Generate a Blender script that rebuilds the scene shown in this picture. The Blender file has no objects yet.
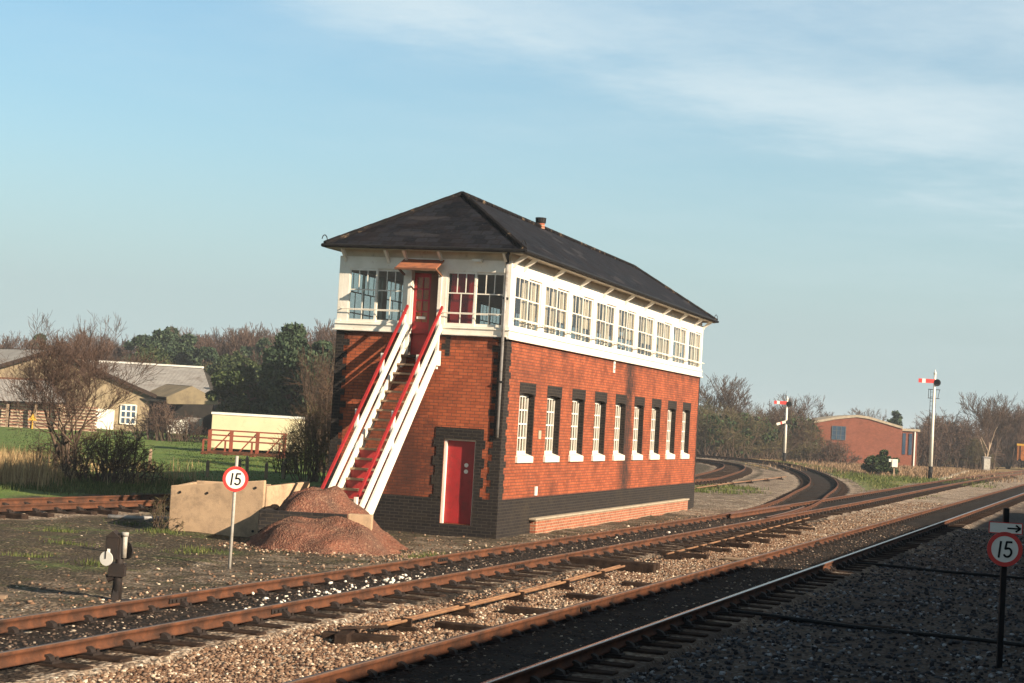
import bpy, math, random
import numpy as np
from mathutils import Vector, Matrix
random.seed(7); rng = np.random.default_rng(7)
S = bpy.context.scene
COL = S.collection
PI = math.pi
# ------------------------------------------------------------------ camera solution
F, PITCH, ROLL, H = 1794.2, .0421, .0582, 2.6105
YT = .33693                                  # heading of the two straight tracks
BX, BY, YB, W, L = -.1163, 41.9412, .3009, 4.3067, 23.3423
ZB, ZBR = -.26, 4.46
GZ = -.25                                    # general ground level (rail top is 0)
def XY(u, t): return (u*math.cos(YT)+t*math.sin(YT), -u*math.sin(YT)+t*math.cos(YT))
def UT(x, y): return (x*math.cos(YT)-y*math.sin(YT), x*math.sin(YT)+y*math.cos(YT))
def wy(px, py, Y):
    """world point seen at photo position px,py at distance Y"""
    a, b = px-512, 341.5-py
    X = a*math.cos(ROLL)-b*math.sin(ROLL); U = a*math.sin(ROLL)+b*math.cos(ROLL)
    d = (X, F*math.cos(PITCH)-U*math.sin(PITCH), F*math.sin(PITCH)+U*math.cos(PITCH))
    k = Y/d[1]
    return (d[0]*k, Y, H+d[2]*k)
def wx(px, py, Y): return wy(px, py, Y)[0]
# ------------------------------------------------------------------ materials
def newmat(name):
    m = bpy.data.materials.new(name); m.use_nodes = True
    nt = m.node_tree; b = nt.nodes['Principled BSDF']
    return m, nt, b
class N:
    def __init__(s, nt): s.nt = nt; s._t = {}
    def n(s, typ, **k):
        o = s.nt.nodes.new(typ)
        for a, b in k.items(): setattr(o, a, b)
        return o
    def l(s, a, b): s.nt.links.new(a, b)
    def co(s, kind='Object'):
        if kind not in s._t: s._t[kind] = s.n('ShaderNodeTexCoord').outputs[kind]
        return s._t[kind]
    def noise(s, scale, detail=4, vec=None, rough=.6, out='Fac'):
        o = s.n('ShaderNodeTexNoise'); o.inputs['Scale'].default_value = scale
        o.inputs['Detail'].default_value = detail; o.inputs['Roughness'].default_value = rough
        s.l(vec if vec is not None else s.co(), o.inputs['Vector']); return o.outputs[out]
    def ramp(s, fac, stops):
        o = s.n('ShaderNodeValToRGB'); s.l(fac, o.inputs['Fac']); e = o.color_ramp.elements
        while len(e) < len(stops): e.new(.5)
        for i, (p, c) in enumerate(stops):
            e[i].position = p
            e[i].color = (c, c, c, 1) if isinstance(c, (int, float)) else (*c, 1)
        return o.outputs['Color']
    def mix(s, f, a, b, mode='MIX'):
        o = s.n('ShaderNodeMix', data_type='RGBA', blend_type=mode)
        for v, i in ((f, 0), (a, 6), (b, 7)):
            if isinstance(v, (int, float)): o.inputs[i].default_value = v if i == 0 else (v, v, v, 1)
            elif isinstance(v, tuple): o.inputs[i].default_value = (*v, 1)
            else: s.l(v, o.inputs[i])
        return o.outputs[2]
    def math(s, op, a, b=0., clamp=False):
        o = s.n('ShaderNodeMath', operation=op, use_clamp=clamp)
        for v, i in ((a, 0), (b, 1)):
            if isinstance(v, (int, float)): o.inputs[i].default_value = v
            else: s.l(v, o.inputs[i])
        return o.outputs[0]
    def bump(s, h, st, dist, bsdf, nrm=None):
        o = s.n('ShaderNodeBump'); o.inputs['Strength'].default_value = st; o.inputs['Distance'].default_value = dist
        s.l(h, o.inputs['Height'])
        if nrm is not None: s.l(nrm, o.inputs['Normal'])
        s.l(o.outputs[0], bsdf.inputs['Normal']); return o.outputs[0]
    def sep(s, v):
        o = s.n('ShaderNodeSeparateXYZ'); s.l(v, o.inputs[0]); return o.outputs
    def comb(s, x, y, z):
        o = s.n('ShaderNodeCombineXYZ')
        for v, i in ((x, 0), (y, 1), (z, 2)):
            if isinstance(v, (int, float)): o.inputs[i].default_value = v
            else: s.l(v, o.inputs[i])
        return o.outputs[0]
def worn(name, c1, c2, scale=3, rough=.7, bump=.3, bscale=30, metal=0., spec=.4, bdist=.01, dirt=None, dirtscale=1.5, dl=(.5, .7)):
    m, nt, b = newmat(name); n = N(nt)
    c = n.mix(n.ramp(n.noise(scale, 5), [(.35, 0.), (.65, 1.)]), c1, c2)
    if dirt:
        c = n.mix(n.ramp(n.noise(dirtscale, 8, rough=.75), [(dl[0], 0.), (dl[1], 1.)]), c, dirt)
    n.l(c, b.inputs['Base Color'])
    b.inputs['Roughness'].default_value = rough; b.inputs['Metallic'].default_value = metal
    b.inputs['Specular IOR Level'].default_value = spec
    if bump: n.bump(n.noise(bscale, 5), bump, bdist, b)
    return m
def island(name, stops, rough=.9, spec=.15, nscale=None, trans=0.):
    m, nt, b = newmat(name); n = N(nt)
    g = n.n('ShaderNodeNewGeometry')
    c = n.ramp(g.outputs['Random Per Island'], stops)
    if nscale: c = n.mix(n.ramp(n.noise(nscale, 3), [(.35, .55), (.65, 1.)]), (0, 0, 0), c)
    n.l(c, b.inputs['Base Color']); b.inputs['Roughness'].default_value = rough
    b.inputs['Specular IOR Level'].default_value = spec
    return m
def brick(name, c1, c2, mortar, soot=(.02, .018, .018), amt=(.52, .72), stain=False, w=.23, h=.075, wmix=.5, msize=.009, sootscale=.7):
    m, nt, b = newmat(name); n = N(nt)
    x, y, z = n.sep(n.co())[:3]
    v = n.comb(n.math('ADD', x, y), z, 0.)
    t = n.n('ShaderNodeTexBrick'); n.l(v, t.inputs['Vector']); t.offset = .5
    t.inputs['Scale'].default_value = 1; t.inputs['Brick Width'].default_value = w; t.inputs['Row Height'].default_value = h
    t.inputs['Mortar Size'].default_value = msize; t.inputs['Mortar Smooth'].default_value = .3; t.inputs['Bias'].default_value = -.1
    t.inputs['Color1'].default_value = (*c1, 1); t.inputs['Color2'].default_value = (*c2, 1); t.inputs['Mortar'].default_value = (*mortar, 1)
    c = t.outputs['Color']
    # weathering: soot clouds, per-area tone
    if c1[0] > .1:
        c = n.mix(n.ramp(n.noise(1.3, 7, rough=.7), [(.32, .68), (.62, 1.)]), (.06, .022, .014), c, 'MIX')
        c = n.mix(n.ramp(n.noise(3.7, 6, rough=.7), [(.55, 0.), (.75, .35)]), c, (.46, .17, .09))
    s = n.ramp(n.noise(sootscale, 9, rough=.78), [(amt[0], 0.), (amt[1], .75)])
    c = n.mix(s, c, soot)
    sp = n.ramp(n.noise(9, 3, rough=.6), [(.55, 0.), (.72, .6)])
    c = n.mix(sp, c, tuple(k*.35 for k in c1))
    if stain:   # long dirty run down the side wall with a ragged outline, sooty band under the sill
        d = n.math('ABSOLUTE', n.math('SUBTRACT', x, 12.55))
        d = n.math('ADD', d, n.math('MULTIPLY', n.math('SUBTRACT', n.noise(1.7, 6), .5), 1.7))
        k = n.math('MULTIPLY', n.ramp(d, [(.25, 1.), (.85, 0.)]), n.ramp(n.noise(6, 4), [(.3, .55), (.6, 1.)]))
        k = n.math('MULTIPLY', k, n.math('LESS_THAN', y, .5))
        c = n.mix(k, c, (.03, .022, .02))
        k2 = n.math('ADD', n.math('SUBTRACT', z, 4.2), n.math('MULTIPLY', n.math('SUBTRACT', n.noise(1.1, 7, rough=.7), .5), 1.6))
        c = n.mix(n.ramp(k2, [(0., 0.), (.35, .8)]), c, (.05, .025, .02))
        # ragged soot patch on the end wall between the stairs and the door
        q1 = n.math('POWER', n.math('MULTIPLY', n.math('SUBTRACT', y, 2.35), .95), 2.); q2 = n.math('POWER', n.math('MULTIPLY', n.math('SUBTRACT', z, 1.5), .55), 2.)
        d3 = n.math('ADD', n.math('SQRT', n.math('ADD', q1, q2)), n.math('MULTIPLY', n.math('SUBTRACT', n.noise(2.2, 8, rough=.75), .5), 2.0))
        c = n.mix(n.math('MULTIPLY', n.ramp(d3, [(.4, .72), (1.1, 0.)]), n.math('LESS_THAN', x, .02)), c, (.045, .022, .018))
    n.l(c, b.inputs['Base Color']); b.inputs['Roughness'].default_value = .85; b.inputs['Specular IOR Level'].default_value = .2
    hgt = n.math('ADD', n.math('MULTIPLY', t.outputs['Fac'], -.8), n.math('MULTIPLY', n.noise(45, 3), .4))
    n.bump(hgt, .6, .01, b)
    return m
M = {}
M['brick'] = brick('red_brick', (.42, .108, .045), (.29, .070, .032), (.13, .055, .038), stain=True, amt=(.46, .72))
M['brick_new'] = brick('newer_red_brick', (.40, .13, .07), (.28, .085, .05), (.36, .27, .19), amt=(.58, .8), msize=.014)
M['blue_brick'] = brick('blue_black_brick', (.022, .019, .019), (.012, .011, .012), (.050, .040, .032), soot=(.055, .042, .028), amt=(.50, .8))
M['far_brick'] = brick('far_brick', (.26, .082, .052), (.20, .065, .042), (.18, .10, .07), amt=(.6, .85))
M['white'] = worn('white_paint', (.80, .76, .68), (.68, .63, .54), 2, .6, .3, 20, dirt=(.28, .20, .14), dirtscale=5, dl=(.60, .74))
M['cream'] = worn('cream_soffit_paint', (.62, .54, .42), (.52, .44, .33), 2, .6, .15, 20, dirt=(.2, .14, .1), dirtscale=3, dl=(.55, .8))
M['red'] = worn('red_paint', (.36, .022, .024), (.27, .018, .020), 2, .5, .3, 25, dirt=(.15, .022, .02), dirtscale=5, dl=(.5, .75))
M['signred'] = worn('sign_red', (.62, .05, .04), (.55, .04, .035), 2, .4, .05, 25)
M['signwhite'] = worn('sign_white', (.78, .76, .70), (.70, .68, .62), 6, .4, .05, 25)
M['black'] = worn('black_paint', (.010, .010, .011), (.02, .018, .018), 4, .55, .2, 30, spec=.12)
M['iron'] = worn('dark_iron', (.010, .008, .008), (.024, .015, .012), 6, .75, .5, 40)
M['grey'] = worn('grey_metal', (.32, .31, .30), (.24, .23, .22), 5, .5, .2, 40, metal=.2, dirt=(.14, .09, .06), dirtscale=5)
M['galv'] = worn('pale_grey_post', (.42, .40, .36), (.34, .32, .29), 6, .6, .2, 40, dirt=(.2, .15, .1), dirtscale=4)
M['rust'] = worn('rust', (.145, .056, .028), (.088, .037, .021), 5, .85, .5, 50, spec=.2, dirt=(.035, .020, .015), dirtscale=2.2, dl=(.42, .66))
M['railtop'] = worn('worn_rail_head', (.20, .125, .085), (.15, .085, .055), 6, .5, .2, 50, metal=.3)
M['railshine'] = worn('polished_rail_head', (.30, .25, .22), (.24, .19, .16), 6, .25, .05, 50, metal=.8)
M['sleeper'] = worn('creosoted_timber', (.022, .015, .013), (.050, .033, .025), 6, .95, .7, 35, spec=.05, dirt=(.12, .08, .06), dirtscale=6, dl=(.62, .8))
M['timber'] = worn('weathered_timber', (.34, .25, .17), (.24, .17, .12), 5, .9, .5, 30, spec=.1)
M['rustplate'] = worn('rusty_canopy_sheet', (.36, .13, .06), (.26, .09, .05), 4, .8, .4, 40, dirt=(.12, .06, .04), dirtscale=3)
M['concrete'] = worn('precast_concrete', (.48, .335, .215), (.41, .285, .185), 2.5, .9, .5, 60, spec=.15, dirt=(.22, .16, .11), dirtscale=3.2, dl=(.46, .72))
M['coping'] = worn('stone_coping', (.42, .35, .26), (.30, .25, .19), 5, .9, .4, 40)
M['fibre'] = worn('asbestos_cement', (.34, .32, .30), (.26, .245, .23), 1.0, .9, .3, 15, dirt=(.15, .12, .10), dirtscale=.8)
M['fibre_tan'] = worn('lichened_cladding', (.30, .235, .145), (.19, .15, .095), .8, .9, .3, 15, dirt=(.16, .12, .08), dirtscale=.7)
M['creamwall'] = worn('cream_panel', (.66, .58, .38), (.58, .50, .33), .8, .7, .2, 12, dirt=(.38, .32, .2), dirtscale=1.2, dl=(.55, .8))
M['blind'] = worn('faded_tan_blind', (.62, .50, .36), (.46, .36, .25), 3, .8, .1, 20)
M['darkframe'] = worn('slate_blue_frame', (.06, .08, .10), (.09, .11, .13), 2, .6, .1, 10)
M['scrub'] = island('dull_scrub_stems', [(0, (.10, .065, .040)), (.5, (.20, .13, .08)), (1, (.36, .25, .16))], .9, .1)
M['lowblind'] = worn('buff_blind', (.15, .10, .065), (.09, .06, .04), 3, .8, .1, 20)
M['darkin'] = worn('dark_interior', (.02, .018, .016), (.035, .03, .025), 2, .9, .2, 10)
M['floorin'] = worn('brown_floor', (.12, .08, .05), (.09, .06, .04), 2, .7, .1, 10)
M['orange'] = worn('orange_rust_paint', (.50, .17, .04), (.38, .12, .035), 2, .6, .2, 15, dirt=(.15, .06, .03), dirtscale=2)
M['redsteel'] = worn('faded_red_steel', (.26, .06, .035), (.17, .05, .03), 3, .8, .3, 20)
M['yellow'] = worn('yellow_paint', (.75, .42, .05), (.65, .36, .05), 2, .5, .1, 15)
M['doorbrown'] = worn('brown_stained_panel', (.16, .07, .035), (.12, .05, .03), 2, .5, .1, 15)
# wood stacks
m, nt, b = newmat('stacked_timber'); n = N(nt)
x, y, z = n.sep(n.co())[:3]
wv = n.n('ShaderNodeTexBrick'); n.l(n.comb(n.math('ADD', x, y), z, 0.), wv.inputs['Vector'])
wv.inputs['Scale'].default_value = 1; wv.inputs['Brick Width'].default_value = 2.4; wv.inputs['Row Height'].default_value = .23
wv.inputs['Mortar Size'].default_value = .05; wv.inputs['Color1'].default_value = (.30, .15, .10, 1); wv.inputs['Color2'].default_value = (.19, .10, .07, 1)
wv.inputs['Mortar'].default_value = (.50, .40, .28, 1)
n.l(wv.outputs['Color'], b.inputs['Base Color']); b.inputs['Roughness'].default_value = .9; M['stack'] = m
# slates
m, nt, b = newmat('slate'); n = N(nt)
t = n.n('ShaderNodeTexBrick'); n.l(n.co('UV'), t.inputs['Vector']); t.inputs['Scale'].default_value = 1
t.inputs['Brick Width'].default_value = .30; t.inputs['Row Height'].default_value = .26; t.inputs['Mortar Size'].default_value = .013
t.inputs['Color1'].default_value = (.017, .019, .026, 1); t.inputs['Color2'].default_value = (.004, .005, .008, 1); t.inputs['Mortar'].default_value = (.01, .01, .01, 1)
t.inputs['Bias'].default_value = -.2
c = n.mix(n.ramp(n.noise(.9, 6, n.co('UV'), .7), [(.45, 0.), (.72, .5)]), t.outputs['Color'], (.024, .015, .013))
v2 = n.n('ShaderNodeTexVoronoi'); v2.inputs['Scale'].default_value = 1
mp = n.n('ShaderNodeMapping'); mp.inputs['Scale'].default_value = (1.2, 3.6, 1); n.l(n.co('UV'), mp.inputs[0]); n.l(mp.outputs[0], v2.inputs['Vector'])
c = n.mix(n.ramp(n.sep(v2.outputs['Color'])[0], [(.93, 0.), (.95, .5)]), c, (.045, .042, .046))
c = n.mix(n.ramp(n.noise(14, 2, n.co('UV')), [(.74, 0.), (.78, .7)]), c, (.3, .3, .27))
n.l(c, b.inputs['Base Color']); b.inputs['Roughness'].default_value = .7; b.inputs['Specular IOR Level'].default_value = .04
n.bump(n.math('ADD', n.math('MULTIPLY', t.outputs['Fac'], -1.), n.noise(6, 4, n.co('UV'))), .9, .03, b); M['slate'] = m
# glass
m, nt, b = newmat('old_window_glass'); n = N(nt); nt.nodes.remove(b)
out = nt.nodes['Material Output']; g1 = n.n('ShaderNodeBsdfGlossy'); g1.inputs['Roughness'].default_value = .03
tr = n.n('ShaderNodeBsdfTransparent'); tr.inputs['Color'].default_value = (.86, .88, .87, 1)
fr = n.n('ShaderNodeFresnel'); fr.inputs['IOR'].default_value = 1.5
gb = n.n('ShaderNodeNewGeometry')
mx = n.n('ShaderNodeMixShader'); n.l(n.math('MULTIPLY', fr.outputs[0], n.math('SUBTRACT', 1., gb.outputs['Backfacing'])), mx.inputs[0]); n.l(tr.outputs[0], mx.inputs[1]); n.l(g1.outputs[0], mx.inputs[2]); n.l(mx.outputs[0], out.inputs[0])
bp = n.n('ShaderNodeBump'); bp.inputs['Strength'].default_value = .08; bp.inputs['Distance'].default_value = .05; n.l(n.noise(2.5, 1), bp.inputs['Height'])
n.l(bp.outputs[0], g1.inputs['Normal']); M['glass'] = m
M['blueglass'] = worn('dusty_blue_glazing', (.025, .05, .09), (.04, .075, .12), 1, .35, 0, spec=.2)
# stones / vegetation
M['stones'] = island('ballast_stone', [(0, (.055, .032, .024)), (.25, (.14, .080, .052)), (.5, (.25, .155, .10)), (.72, (.17, .115, .085)), (.9, (.38, .28, .20)), (1, (.62, .54, .43))], .95)
M['stonesshade'] = island('shade_darkened_ballast_stone', [(0, (.014, .014, .017)), (.4, (.042, .042, .048)), (.8, (.088, .090, .10)), (1, (.34, .35, .37))], .95)  # ballast colour darkened and cooled to deepen the foreground shade
M['darkstones'] = island('sooty_stone', [(0, (.03, .025, .022)), (.5, (.07, .05, .04)), (.85, (.13, .09, .07)), (1, (.45, .38, .3))], .9)
M['whitestones'] = island('white_stone', [(0, (.60, .53, .45)), (1, (.80, .76, .68))], .8)
M['bark'] = worn('bark', (.075, .052, .040), (.12, .085, .062), 6, .95, .5, 30, spec=.05)
M['birch'] = worn('pale_bark', (.42, .33, .24), (.30, .22, .16), 4, .9, .4, 30, spec=.05)
M['twig'] = island('brown_twigs', [(0, (.050, .033, .026)), (.5, (.085, .055, .040)), (1, (.13, .085, .06))], .95, .05)
M['twigred'] = island('purple_brown_twigs', [(0, (.060, .040, .035)), (.5, (.10, .065, .053)), (1, (.16, .105, .08))], .95, .05)
M['twiggreen'] = island('greenish_twigs', [(0, (.050, .046, .026)), (.5, (.095, .082, .042)), (1, (.15, .12, .065))], .95, .05)
M['needle'] = island('dark_needles', [(0, (.018, .032, .020)), (.5, (.038, .062, .036)), (1, (.080, .108, .058))], .9, .1)
M['needlelight'] = island('light_needles', [(0, (.022, .036, .016)), (.5, (.045, .065, .026)), (1, (.085, .10, .04))], .9, .1)
M['grassblade'] = island('green_grass_blades', [(0, (.045, .060, .018)), (.6, (.085, .115, .034)), (1, (.17, .16, .06))], .9, .1)
M['dry'] = island('dry_grass_stems', [(0, (.22, .14, .07)), (.6, (.42, .29, .15)), (1, (.58, .43, .24))], .9, .1)
M['ivy'] = island('shrub_leaves', [(0, (.012, .025, .010)), (.6, (.03, .055, .018)), (1, (.06, .09, .03))], .7, .2)

# heap gravel
m, nt, b = newmat('red_ash_gravel'); n = N(nt)
c = n.mix(n.ramp(n.noise(1.6, 6), [(.35, 0.), (.65, 1.)]), (.20, .083, .055), (.13, .075, .056))
v = n.n('ShaderNodeTexVoronoi'); v.inputs['Scale'].default_value = 28; n.l(n.co(), v.inputs['Vector'])
vr = n.sep(v.outputs['Color'])[0]
c = n.mix(n.ramp(vr, [(.75, 0.), (.95, .4)]), c, (.34, .21, .14)); c = n.mix(n.ramp(vr, [(.05, .6), (.25, 0.)]), c, (.09, .045, .035))
n.l(c, b.inputs['Base Color']); b.inputs['Roughness'].default_value = .95; b.inputs['Specular IOR Level'].default_value = .1
n.bump(n.math('ADD', v.outputs['Distance'], n.noise(12, 5)), .8, .03, b); M['ash'] = m

# ground: zone weights are a vertex attribute (r ballast, g grass, b oil/dark, a straw)
m, nt, b = newmat('ground'); n = N(nt)
at = n.n('ShaderNodeAttribute'); at.attribute_name = 'zone'
zr, zg, zb = n.sep(at.outputs['Color'])[:3]; za = at.outputs['Alpha']
def zone(w, sc=1.1, k=3.2):
    q = n.math('ADD', w, n.math('MULTIPLY', n.math('SUBTRACT', n.noise(sc, 8, rough=.72), .5), 1.1))
    return n.math('MULTIPLY', n.math('SUBTRACT', q, .35), k, True)
base = n.mix(n.ramp(n.noise(1.1, 8, rough=.7), [(.35, 0.), (.65, 1.)]), (.040, .033, .025), (.088, .066, .045))
base = n.mix(n.ramp(n.noise(2.3, 8, rough=.75), [(.50, 0.), (.66, .85)]), base, (.058, .062, .027))      # moss
vo = n.n('ShaderNodeTexVoronoi'); vo.inputs['Scale'].default_value = 17; n.l(n.co(), vo.inputs['Vector'])
sx, sy, sz_ = n.sep(vo.outputs['Color'])[:3]
base = n.mix(n.math('MULTIPLY', n.ramp(sx, [(.88, 0.), (.95, 1.)]), n.ramp(n.noise(.8, 5), [(.35, .1), (.6, .9)])), base, (.33, .25, .18))   # scattered stones
stone = n.ramp(sy, [(0, (.16, .11, .085)), (.3, (.32, .235, .17)), (.6, (.46, .36, .27)), (.85, (.40, .34, .28)), (1, (.68, .61, .51))])
stone = n.mix(n.ramp(n.noise(.6, 8, rough=.7), [(.36, .35), (.54, 1.)]), (.10, .062, .042), stone)
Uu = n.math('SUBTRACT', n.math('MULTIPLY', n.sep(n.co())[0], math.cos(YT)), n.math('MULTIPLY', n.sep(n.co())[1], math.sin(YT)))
stone = n.mix(n.ramp(n.math('ADD', n.math('MULTIPLY', n.math('ADD', Uu, 6.), .25), n.noise(.4, 5)), [(.45, 0.), (.75, .75)]), stone, (.034, .033, .037))  # shade painted into the ballast colour right of the near track
stone = n.mix(n.ramp(vo.outputs['Distance'], [(.35, 0.), (.7, .5)]), stone, (.06, .04, .03))
c = n.mix(zone(zr, 1.5), base, stone)
grass = n.mix(n.ramp(n.noise(.35, 8, rough=.7), [(.4, 0.), (.65, 1.)]), (.10, .165, .04), (.15, .20, .055))
grass = n.mix(n.ramp(n.noise(1.4, 8, rough=.75), [(.52, 0.), (.72, .8)]), grass, (.16, .13, .06))
c = n.mix(zone(zg, .6), c, grass)
straw = n.mix(n.noise(2.5, 6), (.20, .12, .06), (.40, .27, .15))
c = n.mix(zone(za, .6), c, straw)
dark = n.mix(n.ramp(n.noise(2.2, 6), [(.4, 0.), (.7, 1.)]), (.010, .009, .009), (.035, .026, .022))
c = n.mix(n.math('MULTIPLY', zone(zb, 2.5, 5), .97), c, dark)
n.l(c, b.inputs['Base Color']); b.inputs['Roughness'].default_value = .95; b.inputs['Specular IOR Level'].default_value = .12
hh = n.math('ADD', n.math('MULTIPLY', vo.outputs['Distance'], -1.), n.math('MULTIPLY', n.noise(7, 6), 1.2))
n.bump(hh, .8, .05, b); M['ground'] = m
# ------------------------------------------------------------------ mesh helpers
class MB:
    def __init__(s): s.v = []; s.f = []; s.uv = []
    def add(s, vs, fs):
        k = len(s.v); s.v += [tuple(v) for v in vs]; s.f += [tuple(i+k for i in f) for f in fs]; return s
    def box(s, x0, x1, y0, y1, z0, z1, M4=None):
        vs = [Vector((x, y, z)) for z in (z0, z1) for y in (y0, y1) for x in (x0, x1)]
        if M4 is not None: vs = [M4 @ v for v in vs]
        return s.add(vs, [(0, 2, 3, 1), (4, 5, 7, 6), (0, 1, 5, 4), (2, 6, 7, 3), (0, 4, 6, 2), (1, 3, 7, 5)])
    def bar(s, a, b, w, h=None, up=(0, 0, 1)):
        h = h or w; a = Vector(a); b = Vector(b); d = (b-a).normalized(); u = Vector(up)
        if abs(d.dot(u)) > .98: u = Vector((1, 0, 0))
        r = d.cross(u).normalized(); u = r.cross(d)
        vs = [p + r*(i*w/2) + u*(j*h/2) for p in (a, b) for j in (-1, 1) for i in (-1, 1)]
        return s.add(vs, [(0, 1, 3, 2), (4, 6, 7, 5), (0, 4, 5, 1), (2, 3, 7, 6), (0, 2, 6, 4), (1, 5, 7, 3)])
    def tube(s, pts, rad, n=8, cap=True):
        pts = [Vector(p) for p in pts]; k = len(s.v); R = rad if hasattr(rad, '__len__') else [rad]*len(pts)
        for i, p in enumerate(pts):
            d = (pts[min(i+1, len(pts)-1)]-pts[max(i-1, 0)]).normalized()
            u = Vector((0, 0, 1)) if abs(d.z) < .95 else Vector((1, 0, 0))
            a = d.cross(u).normalized(); c = d.cross(a)
            for j in range(n):
                t = 2*PI*j/n; s.v.append(tuple(p+(a*math.cos(t)+c*math.sin(t))*R[i]))
        for i in range(len(pts)-1):
            for j in range(n):
                s.f.append((k+i*n+j, k+i*n+(j+1) % n, k+(i+1)*n+(j+1) % n, k+(i+1)*n+j))
        if cap:
            s.f.append(tuple(k+j for j in range(n))[::-1]); s.f.append(tuple(k+(len(pts)-1)*n+j for j in range(n)))
        return s
    def disc(s, c, nrm, r, th, n=32, r_in=0):
        c = Vector(c); nrm = Vector(nrm).normalized(); a = nrm.cross(Vector((0, 0, 1))).normalized(); b = a.cross(nrm)
        k = len(s.v); rings = [(r, th), (r, 0)] if not r_in else [(r, th), (r, 0), (r_in, 0), (r_in, th)]
        for rr, off in rings:
            for j in range(n):
                t = 2*PI*j/n; s.v.append(tuple(c+nrm*off+(a*math.cos(t)+b*math.sin(t))*rr))
        m_ = len(rings)
        pairs = [(0, 1)] if not r_in else [(0, 1), (1, 2), (2, 3), (3, 0)]
        for p, q in pairs:
            for j in range(n): s.f.append((k+p*n+j, k+p*n+(j+1) % n, k+q*n+(j+1) % n, k+q*n+j))
        if not r_in:
            s.f.append(tuple(k+j for j in range(n))); s.f.append(tuple(k+n+j for j in range(n))[::-1])
        return s
    def prism(s, poly, d0, d1):
        """poly: list of 3D points; extruded by vector d1-d0"""
        n = len(poly); a = [Vector(p)+Vector(d0) for p in poly]; b = [Vector(p)+Vector(d1) for p in poly]
        return s.add(a+b, [tuple(range(n))[::-1], tuple(range(n, 2*n))]+[(i, (i+1) % n, n+(i+1) % n, n+i) for i in range(n)])
    def build(s, name, mat, parent=None, smooth=False, bevel=0, recalc=True):
        me = bpy.data.meshes.new(name); me.from_pydata(s.v, [], s.f); me.update()
        if recalc:
            import bmesh
            bm = bmesh.new(); bm.from_mesh(me); bmesh.ops.recalc_face_normals(bm, faces=bm.faces); bm.to_mesh(me); bm.free()
        for m_ in (mat if isinstance(mat, list) else [mat]): me.materials.append(m_)
        if smooth: me.polygons.foreach_set('use_smooth', [True]*len(me.polygons))
        o = bpy.data.objects.new(name, me); COL.objects.link(o)
        if parent: o.parent = parent
        if bevel:
            md = o.modifiers.new('bevel', 'BEVEL'); md.width = bevel; md.segments = 2; md.limit_method = 'ANGLE'
        return o
def npmesh(name, V, Fc, mat, parent=None, smooth=False):
    """V (n,3), Fc (m,k) arrays"""
    me = bpy.data.meshes.new(name); V = np.asarray(V, np.float32); Fc = np.asarray(Fc, np.int32)
    me.vertices.add(len(V)); me.vertices.foreach_set('co', V.ravel())
    m_, k = Fc.shape; me.loops.add(m_*k); me.loops.foreach_set('vertex_index', Fc.ravel())
    me.polygons.add(m_); me.polygons.foreach_set('loop_start', np.arange(0, m_*k, k, dtype=np.int32))
    me.polygons.foreach_set('loop_total', np.full(m_, k, np.int32))
    if smooth: me.polygons.foreach_set('use_smooth', np.ones(m_, bool))
    me.update(calc_edges=True); me.materials.append(mat)
    o = bpy.data.objects.new(name, me); COL.objects.link(o)
    if parent: o.parent = parent
    return o
def tag(o, label=None, cat=None, group=None, kind=None):
    if label: o['label'] = label
    if cat: o['category'] = cat
    if group: o['group'] = group
    if kind: o['kind'] = kind
    return o
def empty(name, loc=(0, 0, 0), rz=0, label=None, cat=None, group=None):
    o = bpy.data.objects.new(name, None); COL.objects.link(o); o.location = loc; o.rotation_euler = (0, 0, rz)
    return tag(o, label, cat, group)
def copy_tree(o, parent=None):
    c = o.copy(); COL.objects.link(c); c.parent = parent
    for ch in list(o.children): copy_tree(ch, c)
    return c
# ------------------------------------------------------------------ light, world, camera
sd = Vector((.79, -.61, .44)).normalized()
el = math.asin(sd.z); az = math.atan2(sd.x, sd.y)
sun = bpy.data.lights.new('sun', 'SUN'); sun.energy = 5.0; sun.angle = math.radians(.5); sun.color = (1, .83, .62)
so = bpy.data.objects.new('sun', sun); COL.objects.link(so); so.rotation_euler = (-sd).to_track_quat('-Z', 'Y').to_euler()
w = bpy.data.worlds.new('World'); S.world = w; w.use_nodes = True; nt = w.node_tree; n = N(nt)
bg = nt.nodes['Background']; sky = n.n('ShaderNodeTexSky', sky_type='NISHITA'); sky.sun_disc = False
sky.sun_elevation = el; sky.sun_rotation = az; sky.altitude = 0; sky.air_density = 1.0; sky.dust_density = .4; sky.ozone_density = 1.0
tc = n.co('Generated')
x, y, z = n.sep(tc)[:3]
zz = n.math('ADD', n.math('MAXIMUM', z, 0.), .09)
pv = n.comb(n.math('DIVIDE', x, zz), n.math('DIVIDE', y, zz), 0.)
mp = n.n('ShaderNodeMapping'); mp.inputs['Rotation'].default_value = (0, 0, math.radians(-52)); mp.inputs['Scale'].default_value = (.75, 1.0, 1)
n.l(pv, mp.inputs[0])
big = n.noise(.5, 3, mp.outputs[0], .5); fine = n.noise(1.5, 10, mp.outputs[0], .62)
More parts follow.
